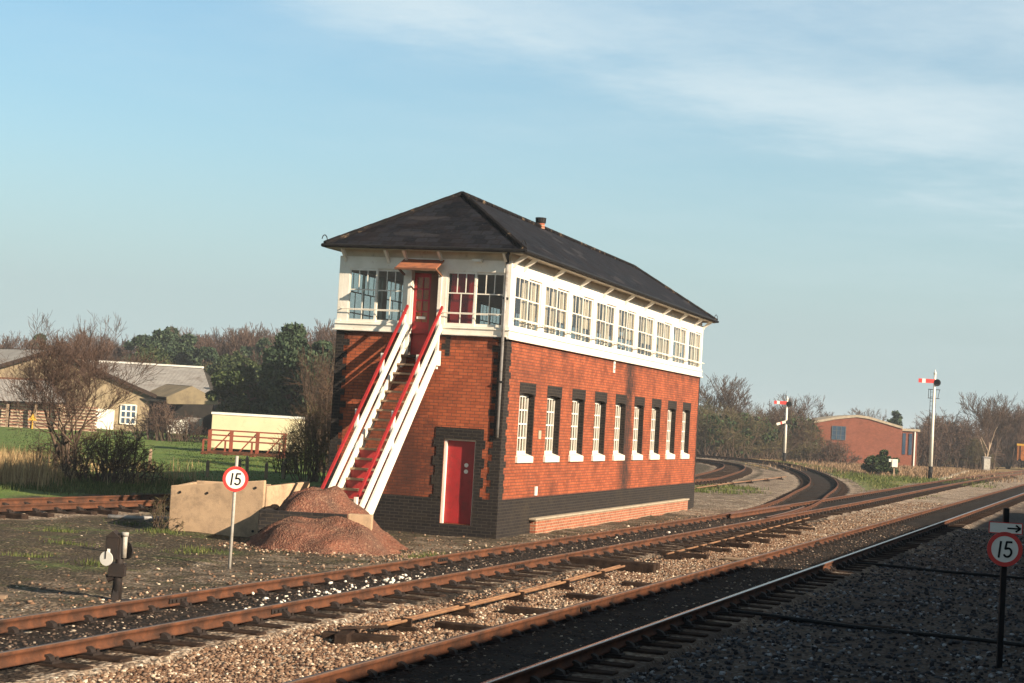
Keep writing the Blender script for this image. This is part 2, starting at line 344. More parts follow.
# cloud sheet lies up and to the right of the view axis, a thin veil lower right
dirn = n.math('ADD', n.math('ADD', n.math('MULTIPLY', x, .26), z), n.math('MULTIPLY', n.math('SUBTRACT', fine, .5), .10))
reg = n.ramp(dirn, [(.10, 0.), (.185, .28), (.215, 1.)])
cl = n.math('ADD', n.math('MULTIPLY', fine, .75), n.math('MULTIPLY', big, .35))
cl = n.math('MULTIPLY', n.ramp(cl, [(.36, .18), (.62, .78)]), reg)
hz = n.ramp(z, [(0., 1.), (.06, .92), (.14, .42), (.24, .0)])
skc = n.mix(1., sky.outputs[0], (.68, .92, .96), 'MULTIPLY')
c1 = n.mix(hz, skc, (3.3, 4.05, 4.15)); c2 = n.mix(cl, c1, (4.9, 5.7, 6.0))
c2 = n.mix(1., c2, n.ramp(z, [(.28, 1.), (.6, .28)]), 'MULTIPLY')
n.l(c2, bg.inputs['Color']); bg.inputs['Strength'].default_value = .070
cam = bpy.data.cameras.new('camera'); co = bpy.data.objects.new('camera', cam); COL.objects.link(co)
cam.sensor_width = 36; cam.lens = F/1024*36; cam.clip_end = 6000; cam.clip_start = .1
co.matrix_world = Matrix.Translation((0, 0, H)) @ Matrix.Rotation(PI/2+PITCH, 4, 'X') @ Matrix.Rotation(ROLL, 4, 'Z')
S.camera = co
S.view_settings.view_transform = 'Standard'; S.view_settings.look = 'None'; S.view_settings.exposure = 1.1; S.view_settings.gamma = 1
S.view_settings.use_curve_mapping = False
try:
    S.cycles.max_bounces = 6; S.cycles.transparent_max_bounces = 24; S.cycles.caustics_reflective = False
except Exception: pass
# ------------------------------------------------------------------ track paths (world xy)
def catmull(P, step=.7):
    P = [np.array(p, float) for p in P]; P = [2*P[0]-P[1]]+P+[2*P[-1]-P[-2]]; out = []
    for i in range(1, len(P)-2):
        a, b_, c_, d = P[i-1:i+3]; k = max(2, int(np.linalg.norm(c_-b_)/step))
        for j in range(k):
            t = j/k; out.append(.5*((2*b_)+(-a+c_)*t+(2*a-5*b_+4*c_-d)*t*t+(-a+3*b_-3*c_+d)*t**3))
    out.append(P[-2]); return np.array(out)
T1 = catmull([XY(u, t) for u, t in [(-11.23, 4), (-11.23, 30), (-11.23, 57), (-11.28, 75), (-11.45, 92), (-11.7, 115), (-11.8, 145), (-11.5, 180), (-11.1, 230), (-11, 330)]], 1.)
T2 = catmull([XY(-6.67, 2), XY(-6.67, 100), XY(-6.67, 330)], 2.)
TC = catmull([XY(-11.23, 54), XY(-11.55, 61), XY(-12.3, 69.5), (13.6, 79.9), (17.6, 99), (21.0, 121.5), (23.4, 146), (23.9, 158), (22.6, 169), (18.5, 177), (10.5, 182.5), (0, 186), (-18, 189)], 1.)
T3 = catmull([XY(-25.6, 14), XY(-24.45, 35), XY(-23.5, 48), XY(-22.4, 70), (9.4, 92.7), (12.3, 105), (16.2, 127), (17.5, 142), (16.0, 153), (10.5, 161), (0, 166), (-18, 169)], 1.)
def dist(P, T):
    T = T[::2]; A = T[:-1]; B = T[1:]; D = B-A; L2 = (D**2).sum(1); best = np.full(len(P), 1e9)
    for a, d, l in zip(A, D, L2):
        r_ = P-a; k = np.clip((r_@d)/l, 0, 1); q = r_-k[:, None]*d; best = np.minimum(best, (q**2).sum(1))
    return np.sqrt(best)
# ------------------------------------------------------------------ ground sheet
def gheight(X, Y):
    u = X*math.cos(YT)-Y*math.sin(YT); t = X*math.sin(YT)+Y*math.cos(YT)
    z = GZ + .018*np.sin(X*1.7+np.sin(Y*.9)*2)+.015*np.sin(Y*2.3+X*.6)+.01*np.sin(X*5.1+Y*3.7)
    return z
ang = np.concatenate([np.linspace(-1.35, -.36, 40, endpoint=False), np.linspace(-.36, .36, 420), np.linspace(.375, 1.35, 40)])
Ys = np.concatenate([np.linspace(-60, 7, 20, endpoint=False), np.geomspace(7, 260, 430), np.geomspace(275, 4000, 24)])
rows = []
for Y in Ys:
    sp = max(Y, 40.) if Y < 7 else Y
    xx = np.tan(ang)*sp
    rows.append(np.stack([xx, np.full_like(xx, Y)], 1))
P2 = np.concatenate(rows); nx = len(ang); ny = len(Ys)
d1, d2, dc, d3 = (dist(P2, T) for T in (T1, T2, TC, T3))
X, Y = P2[:, 0], P2[:, 1]; U_ = X*math.cos(YT)-Y*math.sin(YT); T_ = X*math.sin(YT)+Y*math.cos(YT)
sm = lambda x, a, b_: np.clip((x-a)/(b_-a), 0, 1)
Z = gheight(X, Y)
Z = np.where(Y > 300, GZ, Z)
inter = np.minimum(np.minimum(d1, d2), dc)
ball = 1-sm(inter, 1.4, 2.2)
u1 = -11.4-.0*T_
ball = np.maximum(ball, ((U_ > -11) & (U_ < 8)).astype(float)*(1-sm(Y, 220, 300)))
ball = np.maximum(ball, .75*(1-sm(d3, 1.2, 2.4)))
cindernear = .42*(U_ < -12.8)*(U_ > -15.5)*(T_ < 60)
ball = np.maximum(ball, cindernear)
mid_ = (np.minimum(d1, d2) < 1.36) & (T_ > 3) & (T_ < 150)
Z = np.where(mid_, -.204+(Z-GZ)*.35, Z)
fill = (np.minimum(np.minimum(d1, d2), dc) < .66) & (T_ > 3)
Z = np.where(fill, -.178+(Z-GZ)*.25, Z)
fill2 = (d3 < .62) & (T_ > 3)
Z = np.where(fill2, -.195+(Z-GZ)*.3, Z)
tri = (U_ < -11.5) & (dc > 1) & (U_ > -20) & (T_ > 58)      # between the branches
ball = np.where(tri, np.maximum(ball, .55), ball)
fb = (dist(P2, TC) < 6) & (T_ > 85) & (d3 > 2) & (U_ < -15) & (X < 20)
ball = np.where(fb, np.maximum(ball, .6), ball)
dark = np.maximum(np.maximum(1-sm(d1, .55, .95), 1-sm(d2, .6, 1.0)), 1-sm(dc, 1.0, 1.7))
dark = np.where(T_ > 150, dark*.5, dark)
dark = np.maximum(dark, np.where((d1 < 1.75) & (T_ < 62) & ((T_ > 24.5) | (d1 < 1.15)), .50, 0)); dark = np.maximum(dark, np.where((d1 < 2.1) & (T_ < 62) & (T_ > 24.5), .33, 0))
dark = np.maximum(dark, .30*((U_ > -15) & (U_ < -13.0) & (T_ < 40)))
# left field
gl = sm(-U_, 26.6, 28.5)*(X < 5) 
gr = (U_ < -14.2)*sm(T_, 100, 130)*(dc > 3)*(X > 20)*.7
mow = .30*sm(-U_, 13.3, 15)*(T_ < 60)*(U_ > -24)*(X < 4)
# right of the curve: verge and straw bank up to the brick building
R = (dist(P2, TC) > 2.2) & (d1 > 2.3) & (X > 19.5+(Y-110)*.03) & (U_ < -13.2) & (T_ > 85)
grass = np.maximum(gl, np.where(R, .62, 0)); grass = np.maximum(grass, mow)
grass = np.where((Y > 230), 1., grass)
straw = np.where(R & (T_ > 128), .62, np.where(R, .42, 0.))
straw = np.maximum(straw, .30*((U_ < -27) & (U_ > -33) & (Y < 75)))
grass = np.where(inter < 2.0, 0, grass); straw = np.where(inter < 2.3, 0, straw)
cols = np.stack([ball, grass, dark, straw], 1).astype(np.float32)
V = np.stack([X, Y, Z], 1)
i, j = np.meshgrid(np.arange(ny-1), np.arange(nx-1), indexing='ij'); q = (i*nx+j).ravel()
Fc = np.stack([q, q+1, q+nx+1, q+nx], 1)
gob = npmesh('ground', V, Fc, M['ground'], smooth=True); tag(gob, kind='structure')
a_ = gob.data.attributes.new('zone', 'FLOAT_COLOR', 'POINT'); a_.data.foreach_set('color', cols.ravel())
# ------------------------------------------------------------------ stones
phi = (1+5**.5)/2
ICO = np.array([(-1, phi, 0), (1, phi, 0), (-1, -phi, 0), (1, -phi, 0), (0, -1, phi), (0, 1, phi), (0, -1, -phi), (0, 1, -phi), (phi, 0, -1), (phi, 0, 1), (-phi, 0, -1), (-phi, 0, 1)])/1.9
ICF = np.array([(0, 11, 5), (0, 5, 1), (0, 1, 7), (0, 7, 10), (0, 10, 11), (1, 5, 9), (5, 11, 4), (11, 10, 2), (10, 7, 6), (7, 1, 8), (3, 9, 4), (3, 4, 2), (3, 2, 6), (3, 6, 8), (3, 8, 9), (4, 9, 5), (2, 4, 11), (6, 2, 10), (8, 6, 7), (9, 8, 1)])
def stones(name, P, size, mat, label, cat, z=None, flat=.7):
    n_ = len(P); sc = size*rng.uniform(.4, 1.25, (n_, 1, 1))**1.3*1.25*rng.uniform(.6, 1.2, (n_, 1, 3)); sc[:, :, 2] *= flat
    v = ICO[None]*(1+rng.uniform(-.33, .30, (n_, 12, 1)))*sc*.5
    a = rng.uniform(0, 2*PI, n_); ca, sa = np.cos(a)[:, None], np.sin(a)[:, None]
    tl = rng.uniform(-.5, .5, n_)[:, None]
    x_, y_, z_ = v[..., 0].copy(), v[..., 1].copy(), v[..., 2].copy()
    z_, x_ = z_*np.cos(tl)+x_*np.sin(tl), x_*np.cos(tl)-z_*np.sin(tl)
    X_ = x_*ca-y_*sa+P[:, 0:1]; Y_ = x_*sa+y_*ca+P[:, 1:2]
    zb_ = gheight(P[:, 0], P[:, 1]) if z is None else z
    Z_ = z_+(zb_+rng.uniform(-.2, .9, n_)*size*.35)[:, None]
    V_ = np.stack([X_, Y_, Z_], 2).reshape(-1, 3); F_ = (ICF[None]+12*np.arange(n_)[:, None, None]).reshape(-1, 3)
    return tag(npmesh(name, V_, F_, mat), label, cat, kind='stuff')
def utpts(n_, u0, u1_, t0, t1_, bias=0.):
    r_ = rng.random(n_); t = t0+(t1_-t0)*(r_**(1+bias)); u = rng.uniform(u0, u1_, n_)
    return np.stack([u*math.cos(YT)+t*math.sin(YT), -u*math.sin(YT)+t*math.cos(YT)], 1)
def infrust(P, pad=.03):
    return P[np.abs(P[:, 0]/P[:, 1]) < .30+pad]
stones('ballast_stones', infrust(np.concatenate([utpts(24000, -9.3, -7.5, 16, 48, .35), utpts(4500, -10.1, -9.2, 16, 48, .35), utpts(4500, -10.35, -9.2, 15, 25), utpts(4500, -10.42, -9.85, 16, 50, .4), utpts(9000, -9.8, -7.5, 48, 85, .3)])), .043, M['stones'], 'tan and pink ballast stones between the two straight tracks', 'ballast')
stones('ballast_stones', infrust(utpts(17000, -5.8, .8, 18, 62, .5)), .055, M['stonesshade'], 'ballast stones on the shaded ground right of the nearer track', 'ballast')
stones('ballast_stones', infrust(np.concatenate([utpts(2300, -13.4, -12.1, 18, 58, .3), utpts(300, -15.5, -13.4, 18, 40, .3)])), .05, M['stones'], 'loose stones along the left edge of the farther track', 'ballast')
stones('trackbed_stones', infrust(np.concatenate([utpts(3800, -11.85, -10.6, 16, 58, .5), utpts(5500, -7.3, -6.0, 12, 60, .5)])), .04, M['darkstones'], 'oil blackened stones lying between the rails', 'ballast', z=-.175)
wp = []
for k in range(150):
    t = random.choice([random.gauss(26.5, 1.6), random.uniform(21.5, 30), random.gauss(24, .8)]) if k < 135 else random.uniform(30, 60)
    wp.append(XY(-11.23+random.gauss(.1, .26), t))
stones('white_stones', np.array([p for p in wp]), .06, M['whitestones'], 'bright white stones scattered between the rails of the farther track', 'stones', z=-.155)
stones('scattered_stones', infrust(np.concatenate([utpts(330, -24, -13.5, 18, 44), utpts(160, -14.4, -13.2, 18, 60)])), .045, M['stones'], 'pale stones scattered over the mossy cinder ground', 'stones')
# ------------------------------------------------------------------ tracks
RAILP = [(-.035, 0), (.035, 0), (.036, -.035), (.012, -.045), (.010, -.115), (.034, -.125), (.036, -.15), (-.036, -.15), (-.034, -.125), (-.010, -.115), (-.012, -.045), (-.036, -.035)]
def offset(T, o):
    D = np.gradient(T, axis=0); D /= np.linalg.norm(D, axis=1)[:, None]; return T+np.stack([D[:, 1], -D[:, 0]], 1)*o   # o>0 to the right
def rail(name, T, o, parent, topmat, label=None, sl=None):
    Q = offset(T, o)
    if sl is not None: Q = Q[sl]
    D = np.gradient(Q, axis=0); D /= np.linalg.norm(D, axis=1)[:, None]; Rt = np.stack([D[:, 1], -D[:, 0]], 1)
    k = len(RAILP); V_ = []
    for p, r_ in zip(Q, Rt):
        for a, zz_ in RAILP: V_.append((p[0]+r_[0]*a, p[1]+r_[1]*a, zz_))
    F_ = []
    for i_ in range(len(Q)-1):
        for j_ in range(k): F_.append((i_*k+j_, i_*k+(j_+1) % k, (i_+1)*k+(j_+1) % k, (i_+1)*k+j_))
    o_ = npmesh(name, V_, F_, M['rust'], parent); o_.data.materials.append(topmat)
    mi = np.zeros(len(F_), np.int32); mi[::k] = 1; o_.data.polygons.foreach_set('material_index', mi)
    if label: o_['label'] = label
    return o_
def chair_mb(sides=(-1, 1)):
    mb = MB()
    for s_ in sides:
        o = s_*.7525
        mb.box(o-.17, o+.17, -.09, .09, -.185, -.152)
        for q in (-1, 1):
            mb.prism([(o+q*.02, -.055, -.152), (o+q*.13, -.055, -.152), (o+q*.10, -.04, -.115), (o+q*.05, -.03, -.095), (o+q*.02, -.03, -.09)], (0, 0, 0), (0, .10, 0))
            mb.tube([(o+q*.135, .055, -.16), (o+q*.135, .055, -.115)], .018, 6)
        mb.box(o-.065, o-.03, -.04, .04, -.12, -.07)
    return mb
def build_track(label, T, t0, t1, step, railtop, group, jitter=.02, zs=-.178, half=1.28, extra=0):
    root = empty('railway_track', (0, 0, 0), 0, label, 'railway track', group)
    rail('rail', T, -.7525, root, railtop[0]); rail('rail', T, .7525, root, railtop[1])
    seg = np.linalg.norm(np.diff(T, axis=0), axis=1); cum = np.concatenate([[0], np.cumsum(seg)])
    proto = None; s_ = t0; k = 0; rest = MB()
    restc = MB()
    while s_ < min(t1, cum[-1]-.5):
        x_ = np.interp(s_, cum, T[:, 0]); y_ = np.interp(s_, cum, T[:, 1])
        i_ = min(np.searchsorted(cum, s_), len(T)-1); d = T[i_]-T[i_-1]; a = math.atan2(d[1], d[0])-PI/2
        a += random.gauss(0, .012); 
        if k < 100:
            if proto is None:
                proto = MB().box(-half, half, -.125, .125, zs-.13, zs).build('sleeper', M['sleeper'], root, bevel=.012)
                for s2 in (-1, 1): chair_mb((s2,)).build('rail_chair', M['iron'], proto)
                o = proto
            elif k < 50: o = copy_tree(proto, root)
            else:
                o = proto.copy(); COL.objects.link(o); o.parent = root
                M4 = Matrix.Translation((x_, y_, 0)) @ Matrix.Rotation(a, 4, 'Z')
                for s2 in (-1, 1): restc.box(s2*.7525-.13, s2*.7525+.13, -.07, .07, zs, -.10, M4)
            o.location = (x_+random.gauss(0, jitter), y_+random.gauss(0, jitter), random.gauss(0, .002)); o.rotation_euler = (0, 0, a)
        else:
            M4 = Matrix.Translation((x_, y_, 0)) @ Matrix.Rotation(a, 4, 'Z')
            rest.box(-half, half, -.125, .125, zs-.13, zs, M4)
            for s2 in (-1, 1): restc.box(s2*.7525-.13, s2*.7525+.13, -.07, .07, zs, -.10, M4)
        s_ += step*random.uniform(.97, 1.03); k += 1
    if rest.v: tag(rest.build('sleeper', M['sleeper'], root), kind='stuff')
    if restc.v:
        tag(restc.build('rail_chair', M['iron'], root), kind='stuff')
    return root
G_T = 'railway tracks running past the signal box'
tr2 = build_track('near railway track, half in shadow, nearest the camera, with one shining rail', T2, 10, 150, .76, (M['railtop'], M['railshine']), G_T)
tr1 = build_track('rusty track with blackened bed passing close beside the brick signal box', T1, 12, 170, .76, (M['railtop'], M['railtop']), G_T)
trc = build_track('track curving sharply left away from the junction towards the dark bushes', TC, 6, 150, .8, (M['rust'], M['rust']), G_T)
tr3 = build_track('rusty siding on the left that passes behind the signal box and bends away', T3, 6, 160, .85, (M['rust'], M['rust']), G_T)
# fishplates on nearer rails
for T, tt, nm in ((T1, 21.3, tr1), (T1, 31, tr1), (T2, 25, tr2), (T2, 45, tr2)):
    for o in (-.7525, .7525):
        x0, y0 = XY((-11.23 if T is T1 else -6.67)+o, tt); mb = MB()
        M4 = Matrix.Translation((x0, y0, 0)) @ Matrix.Rotation(-YT, 4, 'Z')
        for q in (-1, 1):
            mb.box(q*.014-.004+q*.008, q*.014+.012+q*.008, -.23, .23, -.112, -.05, M4)
            for b_ in (-.17, -.06, .06, .17): mb.box(q*.045-.012, q*.045+.012, b_-.015, b_+.015, -.095, -.065, M4)
        mb.build('fishplate', M['iron'], nm)
# switch blades of the turnout and a crossing nose, real rails inside the junction
for o, T in ((.62, TC), (-.62, T1)):
    D = T[(T[:, 1] > XY(-11.2, 55)[1]) & (T[:, 1] < XY(-11.2, 66)[1])]
    rail('switch_rail', D, o, trc, M['railtop'])
# ------------------------------------------------------------------ signal box
SB = empty('signal_box', (BX, BY, 0), PI/2-YB, 'two-storey red brick railway signal box with white glazed upper floor and slate roof', 'signal box')
def wall(mb, axis, fixed, thick, s0, s1, z0, z1, ops):
    """wall along X (axis 0, plane y=fixed) or Y (axis 1, plane x=fixed); thick signed inward; ops=(a,b,z0,z1)"""
    ss = sorted({s0, s1, *[v for o in ops for v in o[:2]]}); zs = sorted({z0, z1, *[v for o in ops for v in o[2:]]})
    pt = (lambda s_, d, z_: (s_, fixed+d, z_)) if axis == 0 else (lambda s_, d, z_: (fixed+d, s_, z_))
    inside = lambda s_, z_: any(o[0] < s_ < o[1] and o[2] < z_ < o[3] for o in ops)
    for a, b_ in zip(ss, ss[1:]):
        for c_, d in zip(zs, zs[1:]):
            if inside((a+b_)/2, (c_+d)/2): continue
            for dep in (0, thick): mb.add([pt(a, dep, c_), pt(b_, dep, c_), pt(b_, dep, d), pt(a, dep, d)], [(0, 1, 2, 3)])
    for a, b_, c_, d in ops+[(s0, s1, z0, z1)]:
        for p, q in (((a, c_), (b_, c_)), ((b_, c_), (b_, d)), ((b_, d), (a, d)), ((a, d), (a, c_))):
            mb.add([pt(p[0], 0, p[1]), pt(q[0], 0, q[1]), pt(q[0], thick, q[1]), pt(p[0], thick, p[1])], [(0, 1, 2, 3)])
CK = [1.93+2.418*k for k in range(9)]
lo = MB()
wall(lo, 0, 0, .3, 0, L, ZB-.1, ZBR, [(c-.64, c+.64, 1.68, 3.30) for c in CK])
wall(lo, 0, W, -.3, 0, L, ZB-.1, ZBR, [])
wall(lo, 1, 0, .3, .3, W-.3, ZB-.1, ZBR, [(.62, 1.40, .03, 2.02), (1.77, 2.45, 3.94, ZBR)])
wall(lo, 1, L, -.3, .3, W-.3, ZB-.1, ZBR, [])
# front wall returns: close the first .3 m at both corners
lo.add([(0, 0, ZB-.1), (0, .3, ZB-.1), (0, .3, ZBR), (0, 0, ZBR)], [(0, 1, 2, 3)]); lo.add([(0, W-.3, ZB-.1), (0, W, ZB-.1), (0, W, ZBR), (0, W-.3, ZBR)], [(0, 1, 2, 3)])
lo.build('brick_wall', M['brick'], SB, recalc=False)
pl = MB(); e = .012
pl.box(-e, L+e, -e, 0, ZB-.1, .66); pl.box(-e, L+e, W, W+e, ZB-.1, .66); pl.box(L, L+e, 0, W, ZB-.1, .66)
pl.box(-e, 0, 0, .62, ZB-.1, .66); pl.box(-e, 0, 1.40, W, ZB-.1, .62); pl.box(-e, 0, .62, 1.40, ZB-.1, .03)
pl.build('plinth', M['blue_brick'], SB)
Q4 = [MB() for _ in range(5)]; z = .66; k = 0
while z < ZBR-.02:
    zt = min(z+.15, ZBR); ww = (.40 if k % 2 else .29)+random.choice((0, 0, .05)); wf = (.30 if k % 2 else .20)+random.choice((0, 0, .05))
    Q4[0].box(-.006, ww, -.006, 0, z, zt).box(-.006, 0, 0, wf, z, zt)
    Q4[1].box(-.006, 0, W-wf, W, z, zt).box(-.006, ww, W, W+.006, z, zt)
    Q4[2].box(L-ww*.4, L+.006, -.006, 0, z, zt)
    if z > 3.85: Q4[3].box(-.006, 0, 1.40, 1.40+wf*.6, z, zt)
    z = zt; k += 1
for q in Q4:
    if q.v: q.build('quoin', M['blue_brick'], SB)
ds = MB(); z = .03; k = 0
while z < 2.02:
    zt = min(z+.225, 2.02); ds.box(-.02, 0, .45-(.0 if k % 2 else .07), .62, max(z, .66), max(zt, .661)); ds.box(-.02, 0, 1.40, 1.59+(.0 if k % 2 else .07), max(z, .62), max(zt, .621)); z = zt; k += 1
ds.box(-.022, 0, .43, 1.62, 2.02, 2.29); ds.build('door_surround', M['blue_brick'], SB)
# lower door
ld = empty('door', (0, 0, 0)); ld.parent = SB
MB().box(.12, .165, .64, 1.37, .04, 2.0).build('door_panel', M['red'], ld, bevel=.004)
MB().box(.03, .15, 1.345, 1.40, .03, 2.02).box(.03, .15, .62, .645, .03, 2.02).box(.05, .15, .645, 1.345, 1.985, 2.02).build('door_frame', M['white'], ld)
MB().disc((.12, .86, 1.42), (-1, 0, 0), .05, .008, 20).disc((.12, .86, 1.27), (-1, 0, 0), .05, .008, 20).build('notice_disc', M['signwhite'], ld)
# lower windows
def lower_window(c):
    f = MB(); y0, y1 = .15, .21
    f.box(c-.64, c-.58, y0, y1, 1.72, 3.19).box(c+.58, c+.64, y0, y1, 1.72, 3.19).box(c-.58, c+.58, y0, y1, 1.72, 1.80).box(c-.58, c+.58, y0, y1, 3.12, 3.19)
    for k in range(1, 5):
        xx = c-.58+1.16*k/5; f.box(xx-.020, xx+.020, y0+.004, y0+.020, 1.80, 3.12)
    for z_ in (2.12, 2.46, 2.80): f.box(c-.58, c+.58, y0+.008, y0+.022, z_-.018, z_+.018)
    return f
w0 = lower_window(0).build('window', M['white'], SB)
MB().box(-.58, .58, .178, .182, 1.80, 3.12).build('pane', M['glass'], w0)
MB().box(-.60, .60, .235, .242, 1.74, 3.16).build('blind', M['lowblind'], w0)
MB().prism([(-.72, -.06, 1.52), (-.72, .15, 1.52), (-.72, .15, 1.74), (-.72, -.06, 1.67)], (0, 0, 0), (1.33, 0, 0)).build('sill', M['white'], w0, bevel=.008)
MB().prism([(-.70, -.004, 3.47), (.70, -.004, 3.47), (.70, -.004, 3.16), (.637, -.004, 3.16), (.32, -.004, 3.205), (0, -.004, 3.22), (-.32, -.004, 3.205), (-.637, -.004, 3.16), (-.70, -.004, 3.16)], (0, 0, 0), (0, .003, 0)).prism([(.637, 0, 3.298), (.637, 0, 3.16), (.32, 0, 3.205), (0, 0, 3.22), (-.32, 0, 3.205), (-.637, 0, 3.16), (-.637, 0, 3.298)], (0, 0, 0), (0, .16, 0)).build('lintel', M['blue_brick'], w0)
# dark brick reveals
MB().box(.641, .655, -.003, .14, 1.68, 3.16).build('reveal', M['blue_brick'], w0)
MB().box(.60, .638, .002, .148, 1.70, 3.16).build('jamb', M['blue_brick'], w0)
for k, c in enumerate(CK):
    o = w0 if k == 0 else copy_tree(w0, SB); o.location = (c, 0, 0)
MB().box(.31, L-.31, .32, W-.32, ZB, ZB+.02).box(6, L-1, 1.9, 2.0, 0, 3.6).build('ground_floor', M['darkin'], SB)
# low newer brick wall at the foot of the side wall
MB().box(2.75, 21.55, -.16, -e, ZB-.1, .10).build('base_wall', M['brick_new'], SB)
MB().box(2.6, 21.6, -.20, -e, .10, .15).build('coping', M['coping'], SB, bevel=.01)
# upper floor
up = MB()
up.box(-.05, L+.05, -.05, .10, 4.46, 4.71).box(-.05, .10, .10, 1.77, 4.50, 4.69).box(-.05, .10, 2.45, W-.10, 4.50, 4.69).box(-.05, L+.05, W-.10, W+.05, 4.46, 4.71).box(L-.10, L+.05, .10, W-.10, 4.46, 4.71)
zt0, zt1 = 5.975, 6.26
for (y0, y1) in ((-.02, .12), (W-.12, W+.02)): up.box(-.02, L+.02, y0, y1, zt0, zt1)
for (x0, x1) in ((-.02, .12), (L-.12, L+.02)): up.box(x0, x1, .12, W-.12, zt0, zt1)
# cut for the top door in the sill beam is covered by the door frame; posts
posts = [(-.02, .36)]+[(.36+2.25+2.57*k, .36+2.57*(k+1)) for k in range(8)]+[(.36+2.25+2.57*8, L+.02)]
for a, b_ in posts:
    for (y0, y1) in ((-.02, .10), (W-.10, W+.02)): up.box(a, b_, y0, y1, 4.71, zt0)
for a, b_ in ((-.0, .13), (1.57, 1.77), (2.45, 2.63), (4.05, W)):
    a = max(a, .10); b_ = min(b_, W-.10)
    if b_ > a: up.box(-.02, .10, a, b_, 4.69, zt0)
for a, b_ in ((.10, .4), (1.9, 2.4), (3.9, W-.10)): up.box(L-.10, L+.02, a, b_, 4.71, zt0)
up.build('timber_frame', M['white'], SB, bevel=.006)
dr = MB().box(-.075, L+.07, -.075, -.05, 4.62, 4.65).box(-.075, -.05, -.05, 1.60, 4.62, 4.65).box(-.075, -.05, 2.62, W+.05, 4.62, 4.65)
dr.box(-.09, L+.07, -.09, -.0, 4.42, 4.459).box(-.09, -.0, .0, 1.60, 4.465, 4.498).box(-.09, -.0, 2.62, W+.09, 4.465, 4.498).build('sill_moulding', M['white'], SB, bevel=.008)
# soffit panel set back under the eaves and soffit boards
MB().box(.02, L-.02, .02, .08, zt1, 6.50).box(.02, .08, .08, W-.08, zt1, 6.50).box(.02, L-.02, W-.08, W-.02, zt1, 6.50).box(L-.08, L-.02, .08, W-.08, zt1, 6.50).build('frieze_panel', M['cream'], SB)
OV = .47
MB().box(-.37, L+.28, -.37, .02, 6.44, 6.465).box(-.37, .02, .02, W-.02, 6.44, 6.465).box(-.37, L+.28, W-.02, W+.22, 6.44, 6.465).box(L-.02, L+.28, .02, W-.02, 6.44, 6.465).box(.08, L-.08, .08, W-.08, 6.30, 6.34).build('soffit', M['cream'], SB)
def bracket(mat=M['white']):
    mb = MB(); pts = [(-.36, 6.437), (-.24, 6.437), (-.025, 6.22), (-.025, 6.12), (-.06, 6.12), (-.10, 6.20), (-.36, 6.39)]
    return mb.prism([(-.03, y_, z_) for y_, z_ in pts], (0, 0, 0), (.06, 0, 0))
b0 = bracket().build('eaves_bracket', M['white'], SB)
spots = [(.12, 0)]+[(1.0+2.585*k, 0) for k in range(9)]+[(L-.1, 0)]
for k, (a, _) in enumerate(spots):
    o = b0 if k == 0 else copy_tree(b0, SB); o.location = (a, 0, 0)
for yy in (.1, 1.72, 2.60, 3.07, 4.17):
    o = copy_tree(b0, SB); o.location = (0, yy, 0); o.rotation_euler = (0, 0, -PI/2)
# upper windows: two sashes each
def upper_window(wd, h0, h1, r1, r2, inner_second=True):
    f = MB(); g_ = MB(); half = wd/2
    for s_ in (0, 1):
        x0 = s_*half; x1 = x0+half; y0, y1 = (-.012, .018) if (s_ == 0) == inner_second else (.022, .052)
        a = x0-(.02 if s_ else 0); b_ = x1+(0 if s_ else .02)
        f.box(a, a+.05, y0, y1, h0, h1).box(b_-.05, b_, y0, y1, h0, h1)
        f.box(a+.05, b_-.05, y0, y1, h0, h0+.06).box(a+.05, b_-.05, y0, y1, h1-.05, h1)
        for z_ in (r1, r2): f.box(a+.05, b_-.05, y0+.005, y1-.005, z_-.014, z_+.014)
        n3 = (b_-a-.1)/3
        for k in (1, 2): xx = a+.05+n3*k; f.box(xx-.011, xx+.011, y0+.006, y1-.010, r1+.014, h1-.05)
        xx = (a+b_)/2; f.box(xx-.011, xx+.011, y0+.006, y1-.006, r2+.014, r1-.014).box(xx-.011, xx+.011, y0+.006, y1-.006, h0+.06, r2-.014)
        ym = (y0+y1)/2; g_.box(a+.05, b_-.05, ym-.002, ym+.002, h0+.06, h1-.05)
    return f, g_
f, g_ = upper_window(2.25, 4.712, 5.973, 5.45, 4.94)
uw = f.build('window', M['white'], SB); g_.build('pane', M['glass'], uw)
for k in range(9):
    o = uw if k == 0 else copy_tree(uw, SB); o.location = (.36+2.57*k, 0, 0)
    if k in (1, 3, 5, 7, 8, 0, 2, 4, 6):
        c = copy_tree(uw, SB); c.location = (.36+2.57*k+2.25, W, 0); c.rotation_euler = (0, 0, PI)
f, g_ = upper_window(1.44, 4.692, 5.973, 5.46, 4.98)
fw = f.build('window', M['white'], SB); g_.build('pane', M['glass'], fw)
for k, yy in enumerate((1.57, 4.07)):
    o = fw if k == 0 else copy_tree(fw, SB); o.location = (0, yy, 0); o.rotation_euler = (0, 0, -PI/2)
for yy in (.4, 2.4):
    o = copy_tree(fw, SB); o.location = (L, yy, .01); o.rotation_euler = (0, 0, PI/2)
